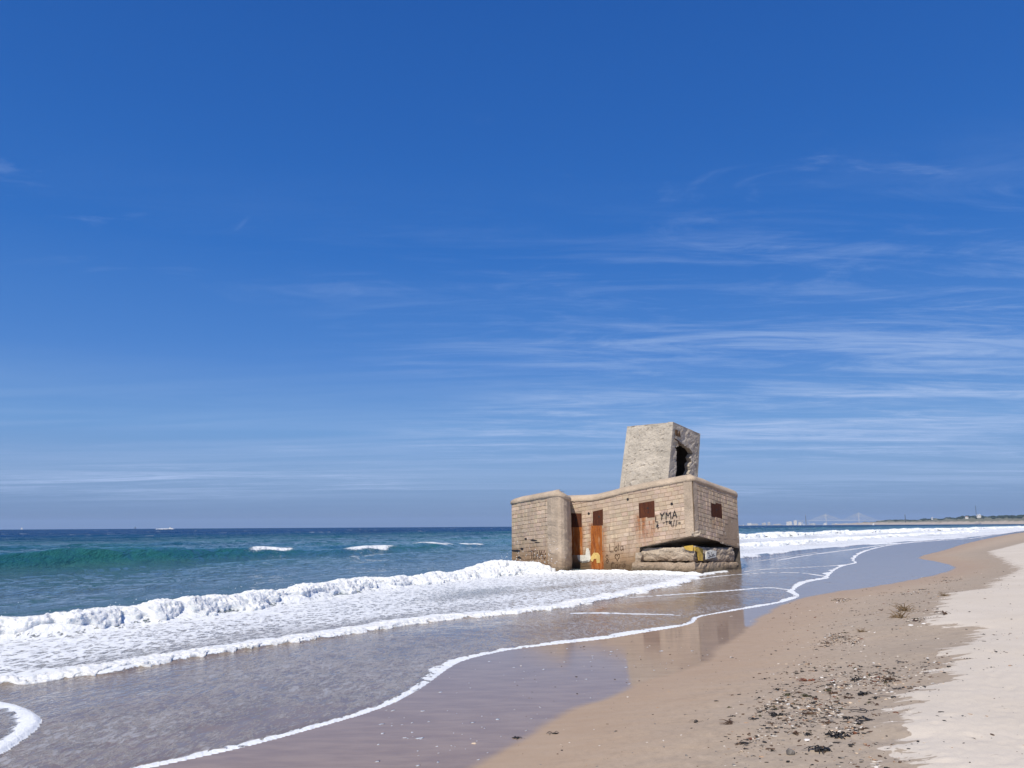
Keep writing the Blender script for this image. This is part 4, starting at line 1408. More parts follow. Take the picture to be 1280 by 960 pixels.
# painted patches on the slab
s0 = np.array([8.62, 38.22]); st_ = np.array([11.52, 41.6]) - s0; st_ /= np.hypot(*st_); sn_ = np.array([st_[1], -st_[0]])


def decal(name, O, t, n, pts, d, mat, parent=None):
    mb = MB()
    k = len(pts)
    mb.add([wp(O, t, n, u, z, d) for u, z in pts] + [wp(O, t, n, u, z, d - .06) for u, z in pts], [tuple(range(k))] + [(i, k + i, k + (i + 1) % k, (i + 1) % k) for i in range(k)])
    return bpart(mb.build(name, mat), parent)


decal('yellow_patch', s0, st_, sn_, [(-.02, 1.10), (.22, 1.04), (.34, .62), (.70, .60), (.78, 1.16), (.30, 1.26), (-.02, 1.28)], .10, M_YELLOW, sl2)
smt = np.array([tm[0], tm[1]])
decal('yellow_patch', s0, -smt, nm, [(-.02, 1.10), (-.02, 1.36), (.46, 1.30), (.40, 1.16), (.12, 1.08)], .10, M_YELLOW, sl2)
ws = decal('white_patch', s0, st_, sn_, [(1.02, .66), (2.05, .74), (2.15, 1.02), (1.6, 1.10), (1.08, 1.02)], .115, M_WHITEP, sl2)


# ---- lettering, strokes of paint and scratches
SRND = random.Random(77)


def strokes(name, O, t, n, lines, w, d, mat, parent=None):
    if isinstance(lines[0][0][0], (tuple, list)):           # letters: each its own part
        for gl in lines:
            strokes(name, O, t, n, gl, w, d, mat, parent)
        return
    mb = MB()
    lines = [[(u + SRND.uniform(-.018, .018), z + SRND.uniform(-.018, .018)) for u, z in ln] for ln in lines]
    for ln in lines:
        for (u0, z0), (u1, z1) in zip(ln[:-1], ln[1:]):
            du, dz = u1 - u0, z1 - z0
            L = math.hypot(du, dz) or 1e-6
            pu, pz = -dz / L * w / 2, du / L * w / 2
            eu, ez = du / L * w * .3, dz / L * w * .3
            q = [(u0 - eu + pu, z0 - ez + pz), (u0 - eu - pu, z0 - ez - pz), (u1 + eu - pu, z1 + ez - pz), (u1 + eu + pu, z1 + ez + pz)]
            mb.add([wp(O, t, n, u, z, d) for u, z in q] + [wp(O, t, n, u, z, d - .05) for u, z in q], [(0, 1, 2, 3), (0, 4, 5, 1), (1, 5, 6, 2), (2, 6, 7, 3), (3, 7, 4, 0)])
            d += .0004
    return bpart(mb.build(name, mat), parent)


GL = {
    'L': [[(0, 1), (0, 0), (.6, 0)]], 'Y': [[(0, 1), (.32, .5), (.7, 1)], [(.32, .5), (.2, 0)]],
    'M': [[(0, 0), (.1, 1), (.4, .4), (.75, 1), (.85, 0)]], 'A': [[(0, 0), (.38, 1), (.75, 0)], [(.15, .38), (.62, .38)]],
    'T': [[(.35, 0), (.35, 1)], [(0, 1), (.7, 1)]], 'E': [[(.55, 1), (0, 1), (0, 0), (.55, 0)], [(0, .52), (.45, .52)]],
    'O': [[(.35, 1), (.05, .75), (.02, .3), (.3, 0), (.62, .25), (.66, .7), (.35, 1)]],
    'Q': [[(.35, 1), (.05, .75), (.05, .4), (.35, .2), (.6, .45), (.6, .8), (.35, 1)], [(.4, .4), (.7, 0)]],
    '/': [[(0, -.1), (.35, 1.1)]], '1': [[(0, .8), (.2, 1), (.15, 0)]], '=': [[(0, .65), (.6, .7)], [(0, .35), (.6, .4)]], '-': [[(0, .55), (.5, .55)]],
    '*': [[(.3, 1), (.3, 0)], [(0, .75), (.6, .3)], [(0, .3), (.6, .75)]],
    'o': [[(.3, .62), (.05, .45), (.05, .15), (.3, 0), (.52, .2), (.52, .5), (.3, .62)]], 'l': [[(0, 1), (.05, 0)]],
    'a': [[(.5, .6), (.15, .6), (.03, .25), (.2, 0), (.5, .2), (.5, .6)], [(.5, .6), (.55, 0)]],
    'C': [[(.55, .9), (.25, 1), (.02, .6), (.1, .15), (.55, .05)]], 'r': [[(.05, .6), (.08, 0)], [(.08, .4), (.25, .62), (.42, .55)]],
    '8': [[(.35, .5), (.08, .75), (.32, 1), (.55, .75), (.35, .5), (.05, .25), (.3, 0), (.6, .25), (.35, .5)]],
    'h': [[(.5, 0), (.05, .55), (.1, .9), (.35, .95), (.5, .7), (.68, .97), (.95, .88), (.95, .5), (.5, 0)]],
}


def word(txt, u, z, h, slope=0.0, gap=.22, wid=.8):
    L = []
    for ch in txt:
        if ch == ' ':
            u += h * .4; continue
        mx = 0
        gl = []
        L.append(gl)
        for ln in GL[ch]:
            gl.append([(u + x * h * wid, z + y * h + (x * h * wid) * slope) for x, y in ln])
            mx = max(mx, max(x for x, _ in ln))
        du = (mx + gap) * h * wid
        u += du; z += du * slope
    return L


strokes('graffiti', OM, tm, nm, word('L', 4.70, 2.46, .28) + word('YMA', 4.96, 2.54, .34, .12, .24, .95), .042, .034, M_INK_SHADE)
strokes('graffiti', OM, tm, nm, word('-TQ', 5.10, 2.32, .16, .06, .35, 1.0) + word('1//', 5.52, 2.24, .26, .05, .3) + word('=', 5.92, 2.32, .18), .028, .034, M_INK_SHADE)
strokes('graffiti', OM, tm, nm, word('*', 4.74, 2.14, .22), .04, .034, M_INK_SHADE)
strokes('graffiti', OM, tm, nm, word('Lola', 2.02, .98, .36, .09, .2, .95), .022, .034, M_SCR)
strokes('graffiti', OM, tm, nm, word('h', 2.30, .52, .36, .05), .022, .034, M_SCR)
strokes('graffiti', OM, tm, nm, word('Cara', 2.08, .14, .32, .08, .2, .95), .022, .034, M_SCR)
strokes('graffiti', OM, tm, nm, word('8', 1.74, .40, .42), .022, .034, M_SCR)
strokes('graffiti', Apt, tb_, nb, word('TEAMO', 2.05, .60, .42, .02, .18, .85), .026, .034, M_SCR)
strokes('graffiti', s0, st_, sn_, [[(1.15, .98), (1.35, .96), (1.3, .84), (1.5, .82)], [(1.6, 1.0), (1.62, .84), (1.85, .9)], [(1.2, .76), (1.95, .82)]], .04, .122, M_GREYINK, ws)
# white and yellow painted figure low on the main wall
decal('white_patch', OM, tm, nm, [(.02, .78), (.55, .80), (.60, 1.12), (.72, 1.16), (.80, .98), (.86, .62), (.76, .46), (.35, .40), (.10, .50)], .036, M_WHITEP)
decal('yellow_patch', OM, tm, nm, [(.86, .70), (1.05, .92), (1.30, .92), (1.42, .78), (1.42, .42), (1.22, .40), (1.20, .62), (1.05, .60), (.98, .46), (.86, .52)], .034, concrete_material('cream_yellow_paint', (.66, .47, .17), .2, 2, False))
strokes('dark_mark', OM, tm, nm, [[(.12, .50), (.40, .46), (.70, .50)]], .06, .042, M_GREYINK)

# ---- the tower
def tower():
    ft, lt, rt = np.array([8.48, 41.0, 7.648]), np.array([6.286, 42.6, 7.628]), np.array([10.60, 44.0, 7.36])
    fb, lb, rb = np.array([7.93, 41.0, 3.4]), np.array([5.60, 42.6, 3.2]), np.array([10.18, 44.0, 3.4])
    bt, bb = lt + rt - ft - [0, 0, .05], lb + rb - fb
    V = []; F = []; DK = []

    def face(a, b, c, d, nu, nv, hole=None, thick=.28, seed=0):
        """a,b foot left to right, c,d top right, top left"""
        nrm = np.cross(b - a, d - a); nrm /= np.linalg.norm(nrm)
        uu, vv = np.meshgrid(np.linspace(0, 1, nu), np.linspace(0, 1, nv), indexing='ij')
        u1, v1 = uu.ravel()[:, None], vv.ravel()[:, None]
        Pn = (a * (1 - u1) + b * u1) * (1 - v1) + (d * (1 - u1) + c * u1) * v1
        e = np.minimum(np.minimum(u1, 1 - u1) * 60, 1) * np.minimum((1 - v1) * 50, 1)
        q = (fbm3(Pn[:, 0] * 3, Pn[:, 1] * 3, Pn[:, 2] * 3, 4, 371 + seed, .65) - .5)[:, None] * .12
        pit = sm(fbm3(Pn[:, 0] * 7, Pn[:, 1] * 7, Pn[:, 2] * 9, 2, 377 + seed), .66, .8)[:, None] * -.05
        Po = Pn + nrm * (q * e + pit * e) + (fbm3(Pn[:, 0] * 4, Pn[:, 1] * 4, Pn[:, 2] * 4, 2, 375 + seed) - .5)[:, None] * .03 * (1 - e)
        Pi = Pn - nrm * thick
        base = len(V)
        V.extend(map(tuple, Po)); V.extend(map(tuple, Pi))
        N = nu * nv
        ok = np.ones((nu - 1, nv - 1), bool)
        if hole:
            for i in range(nu - 1):
                for k in range(nv - 1):
                    if in_poly((i + .5) / (nu - 1), (k + .5) / (nv - 1), hole):
                        ok[i, k] = False
        for i in range(nu - 1):
            for k in range(nv - 1):
                if not ok[i, k]: continue
                f = (i * nv + k, (i + 1) * nv + k, (i + 1) * nv + k + 1, i * nv + k + 1)
                F.append(tuple(base + x for x in f))
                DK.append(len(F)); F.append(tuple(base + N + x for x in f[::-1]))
                for (di, dk, p, q_) in ((-1, 0, f[3], f[0]), (1, 0, f[1], f[2]), (0, -1, f[0], f[1]), (0, 1, f[2], f[3])):
                    ii, kk = i + di, k + dk
                    if 0 <= ii < nu - 1 and 0 <= kk < nv - 1 and ok[ii, kk]: continue
                    F.append((base + p, base + N + p, base + N + q_, base + q_))

    hole = [(u_, .33 + .67 * v_) for u_, v_ in [(.22, .0), (.24, .30), (.20, .42), (.19, .50), (.14, .57), (.26, .58), (.26, .68), (.34, .67), (.66, .61), (.78, .54), (.69, .45), (.76, .38), (.66, .30), (.72, .2), (.64, .08), (.62, 0)]]
    face(fb, rb, rt, ft, 56, 80, hole, .30, 1)
    face(lb, fb, ft, lt, 48, 60, None, .26, 2)
    face(rb, bb, bt, rt, 14, 16, None, .26, 3)
    face(bb, lb, lt, bt, 14, 16, None, .26, 4)
    b0 = len(V)
    n = 14
    uu, vv = np.meshgrid(np.linspace(0, 1, n), np.linspace(0, 1, n), indexing='ij')
    u1, v1 = uu.ravel()[:, None], vv.ravel()[:, None]
    R_ = (ft * (1 - u1) + rt * u1) * (1 - v1) + (lt * (1 - u1) + bt * u1) * v1 - [0, 0, .03]
    V.extend(map(tuple, R_))
    for i in range(n - 1):
        for k in range(n - 1):
            F.append((b0 + i * n + k, b0 + (i + 1) * n + k, b0 + (i + 1) * n + k + 1, b0 + i * n + k + 1))
    tw = bpart(mesh_np('tower', V, F, M_TOWER))
    tw.data.materials.append(M_INNER_SHADE)
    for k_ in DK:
        tw.data.polygons[k_].material_index = 1  # inside faces coloured dark so the doorway reads as shade
    # scrawls on the shaded face
    t2 = (rt - ft); w2 = np.hypot(t2[0], t2[1]); t2 = t2[:2] / w2; n2 = np.array([t2[1], -t2[0]])
    o2 = ft[:2] - np.array([.05, 0])
    strokes('graffiti', o2, t2, n2, word('ELA', .34, 7.00, .26, -.10, .2, .9), .04, .06, M_SCR, tw)
    strokes('graffiti', o2, t2, n2, [[(.16, 6.78), (.45, 6.72), (.7, 6.66), (.6, 6.56), (.9, 6.54)]], .045, .06, M_SCR, tw)
    return tw


tower()

# ------------------------------------------------------------------ boats
M_HULL = simple_mat('white_hull_paint', (0.78, 0.78, 0.77), .35, .04, 2)
M_SAIL = simple_mat('sail_cloth', (0.82, 0.82, 0.80), .8, .04, 2)
M_NAVY = simple_mat('dark_hull_paint', (0.03, 0.035, 0.045), .4, .2, 2)
M_GLASS = simple_mat('dark_window', (0.03, 0.04, 0.05), .1, .1, 2, spec=.6)
M_MAST = simple_mat('grey_metal', (0.35, 0.36, 0.37), .5, .1, 2)


def hull_mesh(L, B, H, mat, parent, name='hull'):
    V = []; F = []
    st = [(-.5, .75, 0), (-.3, .95, -.02), (0, 1, 0), (.25, .82, .06), (.40, .5, .16), (.5, .04, .30)]
    for x, b, s in st:
        for (y, z) in ((-.5, 1), (-.42, .35), (0, 0), (.42, .35), (.5, 1)):
            V.append((x * L, y * b * B, (z + s) * H - .25 * H))
    for i in range(len(st) - 1):
        for k in range(4):
            F.append((i * 5 + k, (i + 1) * 5 + k, (i + 1) * 5 + k + 1, i * 5 + k + 1))
        F.append((i * 5 + 4, (i + 1) * 5 + 4, (i + 1) * 5, i * 5))
    F.append((0, 1, 2, 3, 4))
    return mesh_np(name, V, F, mat, parent)


def at_sea(x, y):
    return -(x * x + y * y) / (2 * EARTH)


x, y = -592.1, 1378.2
mbt = empty('motorboat', (x, y, at_sea(x, y) + .3), R(-8))
tag(mbt, 'small white motorboat near the horizon trailing a white wake', 'motorboat')
hl = hull_mesh(9.5, 3.0, 1.6, M_HULL, mbt)
c_ = MB(); c_.add([(-1.6, -1, 1.3), (1.8, -.9, 1.3), (1.8, .9, 1.3), (-1.6, 1, 1.3), (-1.3, -.85, 3.0), (.7, -.75, 3.0), (.7, .75, 3.0), (-1.3, .85, 3.0)], [(3, 2, 1, 0), (4, 5, 6, 7), (0, 1, 5, 4), (1, 2, 6, 5), (2, 3, 7, 6), (3, 0, 4, 7)])
c_.build('cabin', M_HULL, mbt)
w_ = MB(); w_.add([(1.72, -.7, 1.75), (1.72, .7, 1.75), (1.05, .6, 2.7), (1.05, -.6, 2.7)], [(0, 1, 2, 3)]); w_.box((0, -.95, 2.2), (1.6, .06, .6)); w_.build('windscreen', M_GLASS, mbt)
m_ = MB(); m_.tube([(-.6, 0, 3.0), (-.8, 0, 5.4)], .08); m_.build('mast', M_MAST, mbt)
wk = MB()
rs = random.Random(3)
for i in range(90):
    d = 5.5 + i * .30 if i < 40 else rs.uniform(-3, 26)
    s = rs.uniform(.5, 1.2)
    wk.blob((-d, rs.gauss(0, .8), .0 + rs.uniform(0, .5)), (s * 1.6, s, s * .55), i, .3, 6, 4)
for i in range(24):
    wk.blob((4.4 + rs.uniform(-2, 1.2), rs.choice((-1, 1)) * rs.uniform(1.2, 2.4), .2), (1.0, .5, .5), 200 + i, .3, 6, 4)
wko = tag(wk.build('boat_wake', FROTH, None, True), kind='stuff')
wko.location = mbt.location; wko.rotation_euler = mbt.rotation_euler


def sailboat(x, y, L, H, label, hullm, sailm, rz, group=None):
    s = empty('sailboat', (x, y, at_sea(x, y)), rz)
    tag(s, label, 'sailboat', group)
    hull_mesh(L, L * .3, L * .13, hullm, s)
    a = MB(); a.tube([(.05 * L, 0, .05 * L), (.05 * L, 0, H)], L * .012); a.tube([(.05 * L, 0, .2 * L), (-.42 * L, 0, .19 * L)], L * .01); a.build('mast', M_MAST, s)
    b = MB()
    for (p0, p1, p2, bow) in (((.04 * L, 0, H * .97), (.04 * L, 0, .22 * L), (-.42 * L, 0, .22 * L), .06), ((.07 * L, 0, H * .8), (.47 * L, 0, .16 * L), (.08 * L, 0, .18 * L), .05)):
        n = 6
        V = []; F = []
        for i in range(n):
            f = i / (n - 1)
            for k in range(n):
                q = k / (n - 1)
                e0 = Vector(p0).lerp(Vector(p1), f); e1_ = Vector(p0).lerp(Vector(p2), f)
                p = e0.lerp(e1_, q); p.y += bow * L * math.sin(math.pi * q) * math.sin(math.pi * f * .8)
                V.append(p)
        for i in range(n - 1):
            for k in range(n - 1):
                F.append((i * n + k, (i + 1) * n + k, (i + 1) * n + k + 1, i * n + k + 1))
        b.add(V, F)
    b.build('sail', sailm, s)
    return s


sailboat(-2099, 3405, 8.5, 11.5, 'tiny white sail on the horizon at the far left of the sea', M_HULL, M_SAIL, R(20))
sailboat(-1284.7, 2711, 6.5, 9.0, 'tiny dark boat on the horizon left of the motorboat', M_NAVY, M_NAVY, R(75))
proto = None
for k, (x, y, lb) in enumerate(((694.6, 2401, 'white sailing dinghy offshore just right of the bunker wall'), (756, 2000, 'white sailing dinghy below the faint buildings, second from the bunker'),
                                (700, 1900, 'white sailing dinghy nearest the beach, below the pale tower block'), (812, 2364, 'white sailing dinghy under the tall thin chimney'),
                                (858, 2348, 'white sailing dinghy between the chimney and the bridge'), (860, 1900, 'white sailing dinghy under the right pylon of the bridge'))):
    if proto is None:
        proto = sailboat(x, y, 4.6, 5.8, lb, M_HULL, M_SAIL, R(30), 'white dinghies offshore right of the bunker')
    else:
        c = proto.copy(); COL.objects.link(c); c.location = (x, y, at_sea(x, y)); c.rotation_euler = (0, 0, R(20 + 25 * k)); c['label'] = lb
        for ch in proto.children:
            d = ch.copy(); COL.objects.link(d); d.parent = c

# ------------------------------------------------------------------ the far coast
def az_pt(azd, D):
    return np.array([math.sin(R(azd)) * D, math.cos(R(azd)) * D])


def az_of(px):     # bearing of a column of the view, degrees
    return math.degrees(math.atan((px - 640) / 964.0))


M_DUNE = simple_mat('dune_sand', (0.46, 0.385, 0.30), .95, .3, .02)
M_SCRUB = simple_mat('dune_scrub', (0.09, 0.095, 0.06), .95, .4, .05)
M_WOOD = simple_mat('pine_foliage', (0.026, 0.042, 0.030), .9, .5, .08)
M_BLDW = simple_mat('white_render', (0.68, 0.66, 0.62), .8, .08, .2)
M_BLDG = simple_mat('grey_render', (0.42, 0.42, 0.42), .8, .1, .2)
M_CONC = simple_mat('pale_concrete', (0.55, 0.55, 0.54), .8, .08, .1)
M_ROOF = simple_mat('clay_tile_roof', (0.33, 0.15, 0.09), .85, .15, .5)
M_STACK = simple_mat('dark_steel', (0.07, 0.075, 0.08), .7, .1, .2)

# headland: a long low hill of dunes behind its own beach
azs = np.linspace(22.0, 62.0, 420)
Dn = np.interp(azs, [22, 24, 26.5, 30, 33.6, 40, 50, 62], [6100, 5700, 5100, 4300, 3500, 2600, 2000, 1600])
hmax = np.interp(azs, [22, 23.4, 25, 27, 29.3, 33.6, 40, 62], [7, 14, 23, 25, 31, 27, 22, 18])
prof_d = [(-60, -3), (0, .3), (60, 2.5), (110, 5.5), (160, 9), (230, 13), (330, 16), (700, 15), (2500, 12), (6000, 6)]
V = []; F = []
for i, a in enumerate(azs):
    for k, (dd_, hh_) in enumerate(prof_d):
        D = Dn[i] + dd_ + 30 * (fbm2(np.array([a * 2.0]), np.array([k * .7]), 3, 401)[0] - .5)
        p = az_pt(a, D)
        f = hh_ / 16.0
        n_ = fbm2(np.array([a * 5.5 + k]), np.array([dd_ / 90.0]), 4, 403)[0]
        h = hh_ if hh_ < 3 else 2.5 + (hmax[i] * f - 2.5) * (.45 + 1.1 * n_)
        V.append((p[0], p[1], h + at_sea(*p)))
m = len(prof_d)
for i in range(len(azs) - 1):
    for k in range(m - 1):
        F.append((i * m + k, i * m + k + 1, (i + 1) * m + k + 1, (i + 1) * m + k))


def headland_material():
    mt, g, b = new_mat('headland_dunes')
    geo = g.node('ShaderNodeNewGeometry')
    P = geo.outputs['Position']
    n = g.noise(g.mapping(P, (1, 1, 3)), .018, 6, .65)
    sz = g.node('ShaderNodeSeparateXYZ', inp={0: P}).outputs[2]
    sc = g.math('MULTIPLY', g.sstep(g.math('ADD', g.math('MULTIPLY', n, 22), sz), 19.0, 27.0), .8)
    g.put(b.inputs['Base Color'], g.mix(sc, g.mix(g.sstep(n, .3, .7), (.50, .42, .33), (.42, .35, .26)), (.085, .10, .05)))
    b.inputs['Roughness'].default_value = .95
    return mt


tag(mesh_np('headland', V, [f[::-1] for f in F], headland_material(), smooth=True), kind='structure')
# the wood on top of it reads as one dark mass
wd = MB()
rs = random.Random(11)
for i in range(2600):
    a = rs.uniform(24.6, 40)
    Dd = float(np.interp(a, azs, Dn)) + rs.uniform(330, 700)
    p = az_pt(a, Dd)
    hg = float(np.interp(a, azs, hmax)) * .82 + at_sea(*p)
    dens = float(fbm2(np.array([a * 2.3]), np.array([1.0]), 3, 411)[0])
    hsc = float(np.interp(a, [24.6, 25.5, 27.2, 28.6, 29.4, 31, 31.6, 33, 34, 40], [.5, .8, .75, .8, 1.15, 1.0, 1.2, 1.3, 1.1, 1.0]))
    hh_ = rs.uniform(7, 14) * hsc * (.5 + dens)
    wdt = rs.uniform(6, 13)
    wd.blob((p[0], p[1], hg + hh_ * .35), (wdt, wdt, hh_ * .8), i, .3, 6, 4)
tag(wd.build('far_wood', M_WOOD), kind='stuff')

# low shore under the town, farther off
V = []; F = []
az2 = np.linspace(14.5, 25.5, 160)
for i, a in enumerate(az2):
    for (D, h) in ((7900, -6), (7950, -2), (8060, 1), (8600, 5), (9500, 3)):
        p = az_pt(a, D)
        V.append((p[0], p[1], at_sea(*p) + h + 4 * (fbm2(np.array([a * 8]), np.array([D / 300]), 3, 421)[0] - .5)))
for i in range(len(az2) - 1):
    for k in range(4):
        F.append(((i + 1) * 5 + k, (i + 1) * 5 + k + 1, i * 5 + k + 1, i * 5 + k))
tag(mesh_np('far_shore', V, F, M_BLDG, smooth=True), kind='structure')


def building(azd, D, w, h, depth, label, mat, roof='flat', group=None, name='far_building', hz=None, rows_=None):
    p = az_pt(azd, D)
    gz = at_sea(*p) + (2.0 if hz is None else hz)
    b = empty(name, (p[0], p[1], gz), R(-azd))
    tag(b, label, 'building', group)
    body = MB(); body.box((0, 0, h / 2 - 2), (w, depth, h + 4)); body.build('wall', mat, b)
    rf = MB()
    if roof == 'flat':
        rf.box((0, 0, h + .9), (w * 1.03, depth * 1.03, 1.8)); rf.box((w * .15, 0, h + 3), (w * .25, depth * .4, 3.2))
        rf.build('roof', M_CONC, b)
    else:
        e = .54
        rf.add([(-w * e, -depth * e, h), (w * e, -depth * e, h), (w * e, depth * e, h), (-w * e, depth * e, h), (-w * .3, 0, h + w * .16), (w * .3, 0, h + w * .16)], [(0, 1, 5, 4), (1, 2, 5), (2, 3, 4, 5), (3, 0, 4), (3, 2, 1, 0)])
        rf.build('roof', M_ROOF, b)
    nfl = rows_ or max(1, int(h / 3.4)); ncl = max(2, int(w / 7))
    wn = MB()
    for f in range(nfl):
        for c in range(ncl):
            wn.box((-w / 2 + (c + .5) * w / ncl, -depth / 2 - .06, (f + .55) * h / nfl), (w / ncl * .5, .3, h / nfl * .45))
    tag(wn.build('window', M_GLASS, b), kind='stuff')
    return b


TB = 'faint buildings of the distant town'
for px, D, w, h, lab, mt in (
        (926.5, 8100, 42, 18, 'low white block of the far town, beside the bunker wall', M_BLDW), (933, 8150, 60, 12, 'long low pale shed right after the white block', M_BLDG),
        (944, 8200, 40, 20, 'grey harbour block of the far town with a flat roof', M_BLDG), (950, 8300, 26, 26, 'tall narrow grey block beside the harbour block', M_BLDG),
        (960, 8300, 70, 9, 'long flat pale shed between two groups of tower blocks', M_BLDG),
        (974.5, 8000, 50, 30, 'broad white tower block left of the chimney', M_BLDW), (982, 8050, 28, 42, 'tallest white tower block close to the chimney', M_BLDW), (987.5, 8100, 30, 24, 'lower white block leaning on the tallest tower block', M_BLDW),
        (1003, 8100, 50, 12, 'low pale block right of the chimney', M_BLDG), (1018, 8050, 28, 14, 'small white block below the left half of the bridge', M_BLDW), (1030, 8200, 60, 10, 'low brownish shed under the left pylon', M_BLDG),
        (1043, 8000, 40, 11, 'low pale shed right of the left pylon', M_BLDW)):
    building(az_of(px), D, w, h, 24, lab, mt, 'flat', TB)
for px, D, w, h, lab in ((1057, 6450, 22, 11, 'small white house at the left end of the beach village'), (1064, 6400, 26, 9, 'low white house second in the beach village'), (1075, 6300, 34, 13, 'large white house in the middle of the beach village'),
                         (1081, 6260, 22, 10, 'small white house with a clay roof, right of the large one'), (1088, 6150, 30, 12, 'white terrace at the right end of the beach village'), (1093, 6100, 20, 9, 'last little white house before the dunes')):
    building(az_of(px), D, w, h, 14, lab, M_BLDW, 'hip', 'white houses of the beach village', 'far_house')
building(az_of(1190), 4330, 13, 6, 9, 'pale house among the trees on the headland, left one', M_BLDW, 'hip', None, 'far_house', 30)
building(az_of(1205), 4250, 17, 8, 12, 'bright white building rising above the headland trees under the mast', M_BLDW, 'flat', None, 'far_building', 34)
building(az_of(1148), 4720, 8, 7, 8, 'pale small tower above the headland trees', M_CONC, 'flat', None, 'far_building', 28)


def mast(azd, D, h, r, label, lattice, base):
    p = az_pt(azd, D)
    b = empty('mast' if lattice else 'chimney', (p[0], p[1], at_sea(*p) + base), 0)
    tag(b, label, 'mast' if lattice else 'chimney')
    if lattice:
        m1 = MB()
        for k in range(3):
            a = k * 2.094
            m1.tube([(r * math.cos(a), r * math.sin(a), 0), (r * .5 * math.cos(a), r * .5 * math.sin(a), h)], r * .12, 5)
        m1.build('leg', M_STACK, b)
        m2 = MB()
        for i in range(14):
            z0, z1 = h * i / 14, h * (i + 1) / 14
            for k in range(3):
                a, c = k * 2.094, (k + 1) * 2.094
                f0, f1 = r * (1 - .5 * i / 14), r * (1 - .5 * (i + 1) / 14)
                m2.tube([(f0 * math.cos(a), f0 * math.sin(a), z0), (f1 * math.cos(c), f1 * math.sin(c), z1)], r * .07, 4)
        m2.build('bracing', M_STACK, b)
    else:
        m1 = MB(); m1.tube([(0, 0, 0), (0, 0, h * .5), (0, 0, h)], [r, r * .85, r * .7], 12); m1.build('shaft', M_STACK, b)
        m2 = MB(); m2.tube([(0, 0, h * .93), (0, 0, h * .97)], r * 1.05, 12); m2.build('rim', M_CONC, b)


mast(az_of(995), 8000, 96, 3.2, 'tall thin dark chimney of the far town beside the white tower blocks', False, 0)
mast(az_of(1115.5), 5300, 46, 2.2, 'thin dark chimney rising left over the headland wood', False, 14)
mast(az_of(1202), 4300, 56, 1.9, 'thin lattice mast above the bright white building on the headland', True, 30)

# cable-stayed bridge far beyond the town
bp1, bp2 = np.array([4761.6, 12096.6]), np.array([5185.6, 11921.0])
bd = bp2 - bp1; bl = np.hypot(*bd); bd /= bl
bz = at_sea(*bp1)
br = empty('bridge', (bp1[0], bp1[1], bz), math.atan2(bd[1], bd[0]))
tag(br, 'faint cable-stayed bridge with two pylons in the haze on the horizon', 'bridge')
dk = MB(); dk.box((bl / 2, 0, 69), (bl + 900, 32, 4.5)); dk.build('deck', M_CONC, br)
for px_, top in ((0, 172), (bl, 187)):
    pyl = MB()
    pyl.tube([(px_, -20, 0), (px_, -17, 70), (px_, -2, top * .72), (px_, -1.5, top)], [5, 4.4, 3.8, 3], 8)
    pyl.tube([(px_, 20, 0), (px_, 17, 70), (px_, 2, top * .72), (px_, 1.5, top)], [5, 4.4, 3.8, 3], 8)
    pyl.build('pylon', M_CONC, br)
    for k in range(1, 23):
        d = 11.5 * k
        hgt = top * (.70 + .29 * k / 22)
        for sgn in (-1, 1):
            cb = MB(); cb.tube([(px_, 0, hgt), (px_ + sgn * d, 0, 71)], .55, 4); cb.build('cable', M_CONC, br)
for k in range(10):
    q = MB(); xq = -430 + k * 46 if k < 5 else bl + 250 + (k - 5) * 46
    q.box((xq, 0, 33), (6, 14, 66)); q.build('pier', M_CONC, br)

# ------------------------------------------------------------------ what the sea left on the sand
M_WEED = simple_mat('black_seaweed', (0.020, 0.018, 0.016), .55, .5, 30, .5)
M_WEEDB = simple_mat('brown_seaweed', (0.085, 0.050, 0.028), .65, .5, 30, .5)
M_WEEDO = simple_mat('olive_seaweed', (0.070, 0.062, 0.030), .65, .5, 30, .5)
M_WEEDR = simple_mat('reddish_seaweed', (0.17, 0.065, 0.035), .65, .4, 30, .5)
M_TWIG = simple_mat('dry_brown_twig', (0.20, 0.135, 0.070), .8, .4, 30, .5)
M_SHELL = simple_mat('white_shell', (0.74, 0.71, 0.66), .45, .12, 40, .2)
M_CREAM = simple_mat('cream_shell', (0.60, 0.47, 0.33), .5, .2, 40, .2)
M_STONE = simple_mat('grey_stone', (0.15, 0.135, 0.12), .8, .3, 40, .5)


def ribbon(mb, rr, L, w, z0, curl):
    n = 7
    a = rr.uniform(0, 6.28); x = rr.gauss(0, .12) * L; y = rr.gauss(0, .12) * L
    pts = []
    hgt = rr.uniform(.15, .9) * curl
    for i in range(n):
        f = i / (n - 1)
        pts.append((x, y, z0 + .004 + hgt * math.sin(math.pi * f) * rr.uniform(.6, 1.2) + rr.uniform(0, .004)))
        a += rr.gauss(0, .55)
        x += math.cos(a) * L / n; y += math.sin(a) * L / n
    wid = [w * (.5 + .7 * math.sin(math.pi * (i + .4) / n)) for i in range(n)]
    mb.tube(pts, wid, 5, None, .38)


def weed_clump(size, seed, nrib, curl, lumps):
    mb = MB(); rr = random.Random(seed)
    for i in range(nrib):
        ribbon(mb, rr, size * rr.uniform(.5, 1.05), size * rr.uniform(.022, .045), 0, size * curl)
    for i in range(lumps):
        s = size * rr.uniform(.10, .2)
        mb.blob((rr.gauss(0, .16) * size, rr.gauss(0, .13) * size, s * .35), (s, s * .8, s * .6), seed * 31 + i, .45, 7, 5)
    return mb


def place(name, mb, mat, x, y, label, cat, group=None, parts=None, sink=.004, smooth=False):
    o = mb.build(name, mat, None, smooth)
    o.location = (x, y, ground(x, y) - sink)
    o.rotation_euler = (0, 0, random.uniform(0, 6.28))
    return tag(o, label, cat, group)


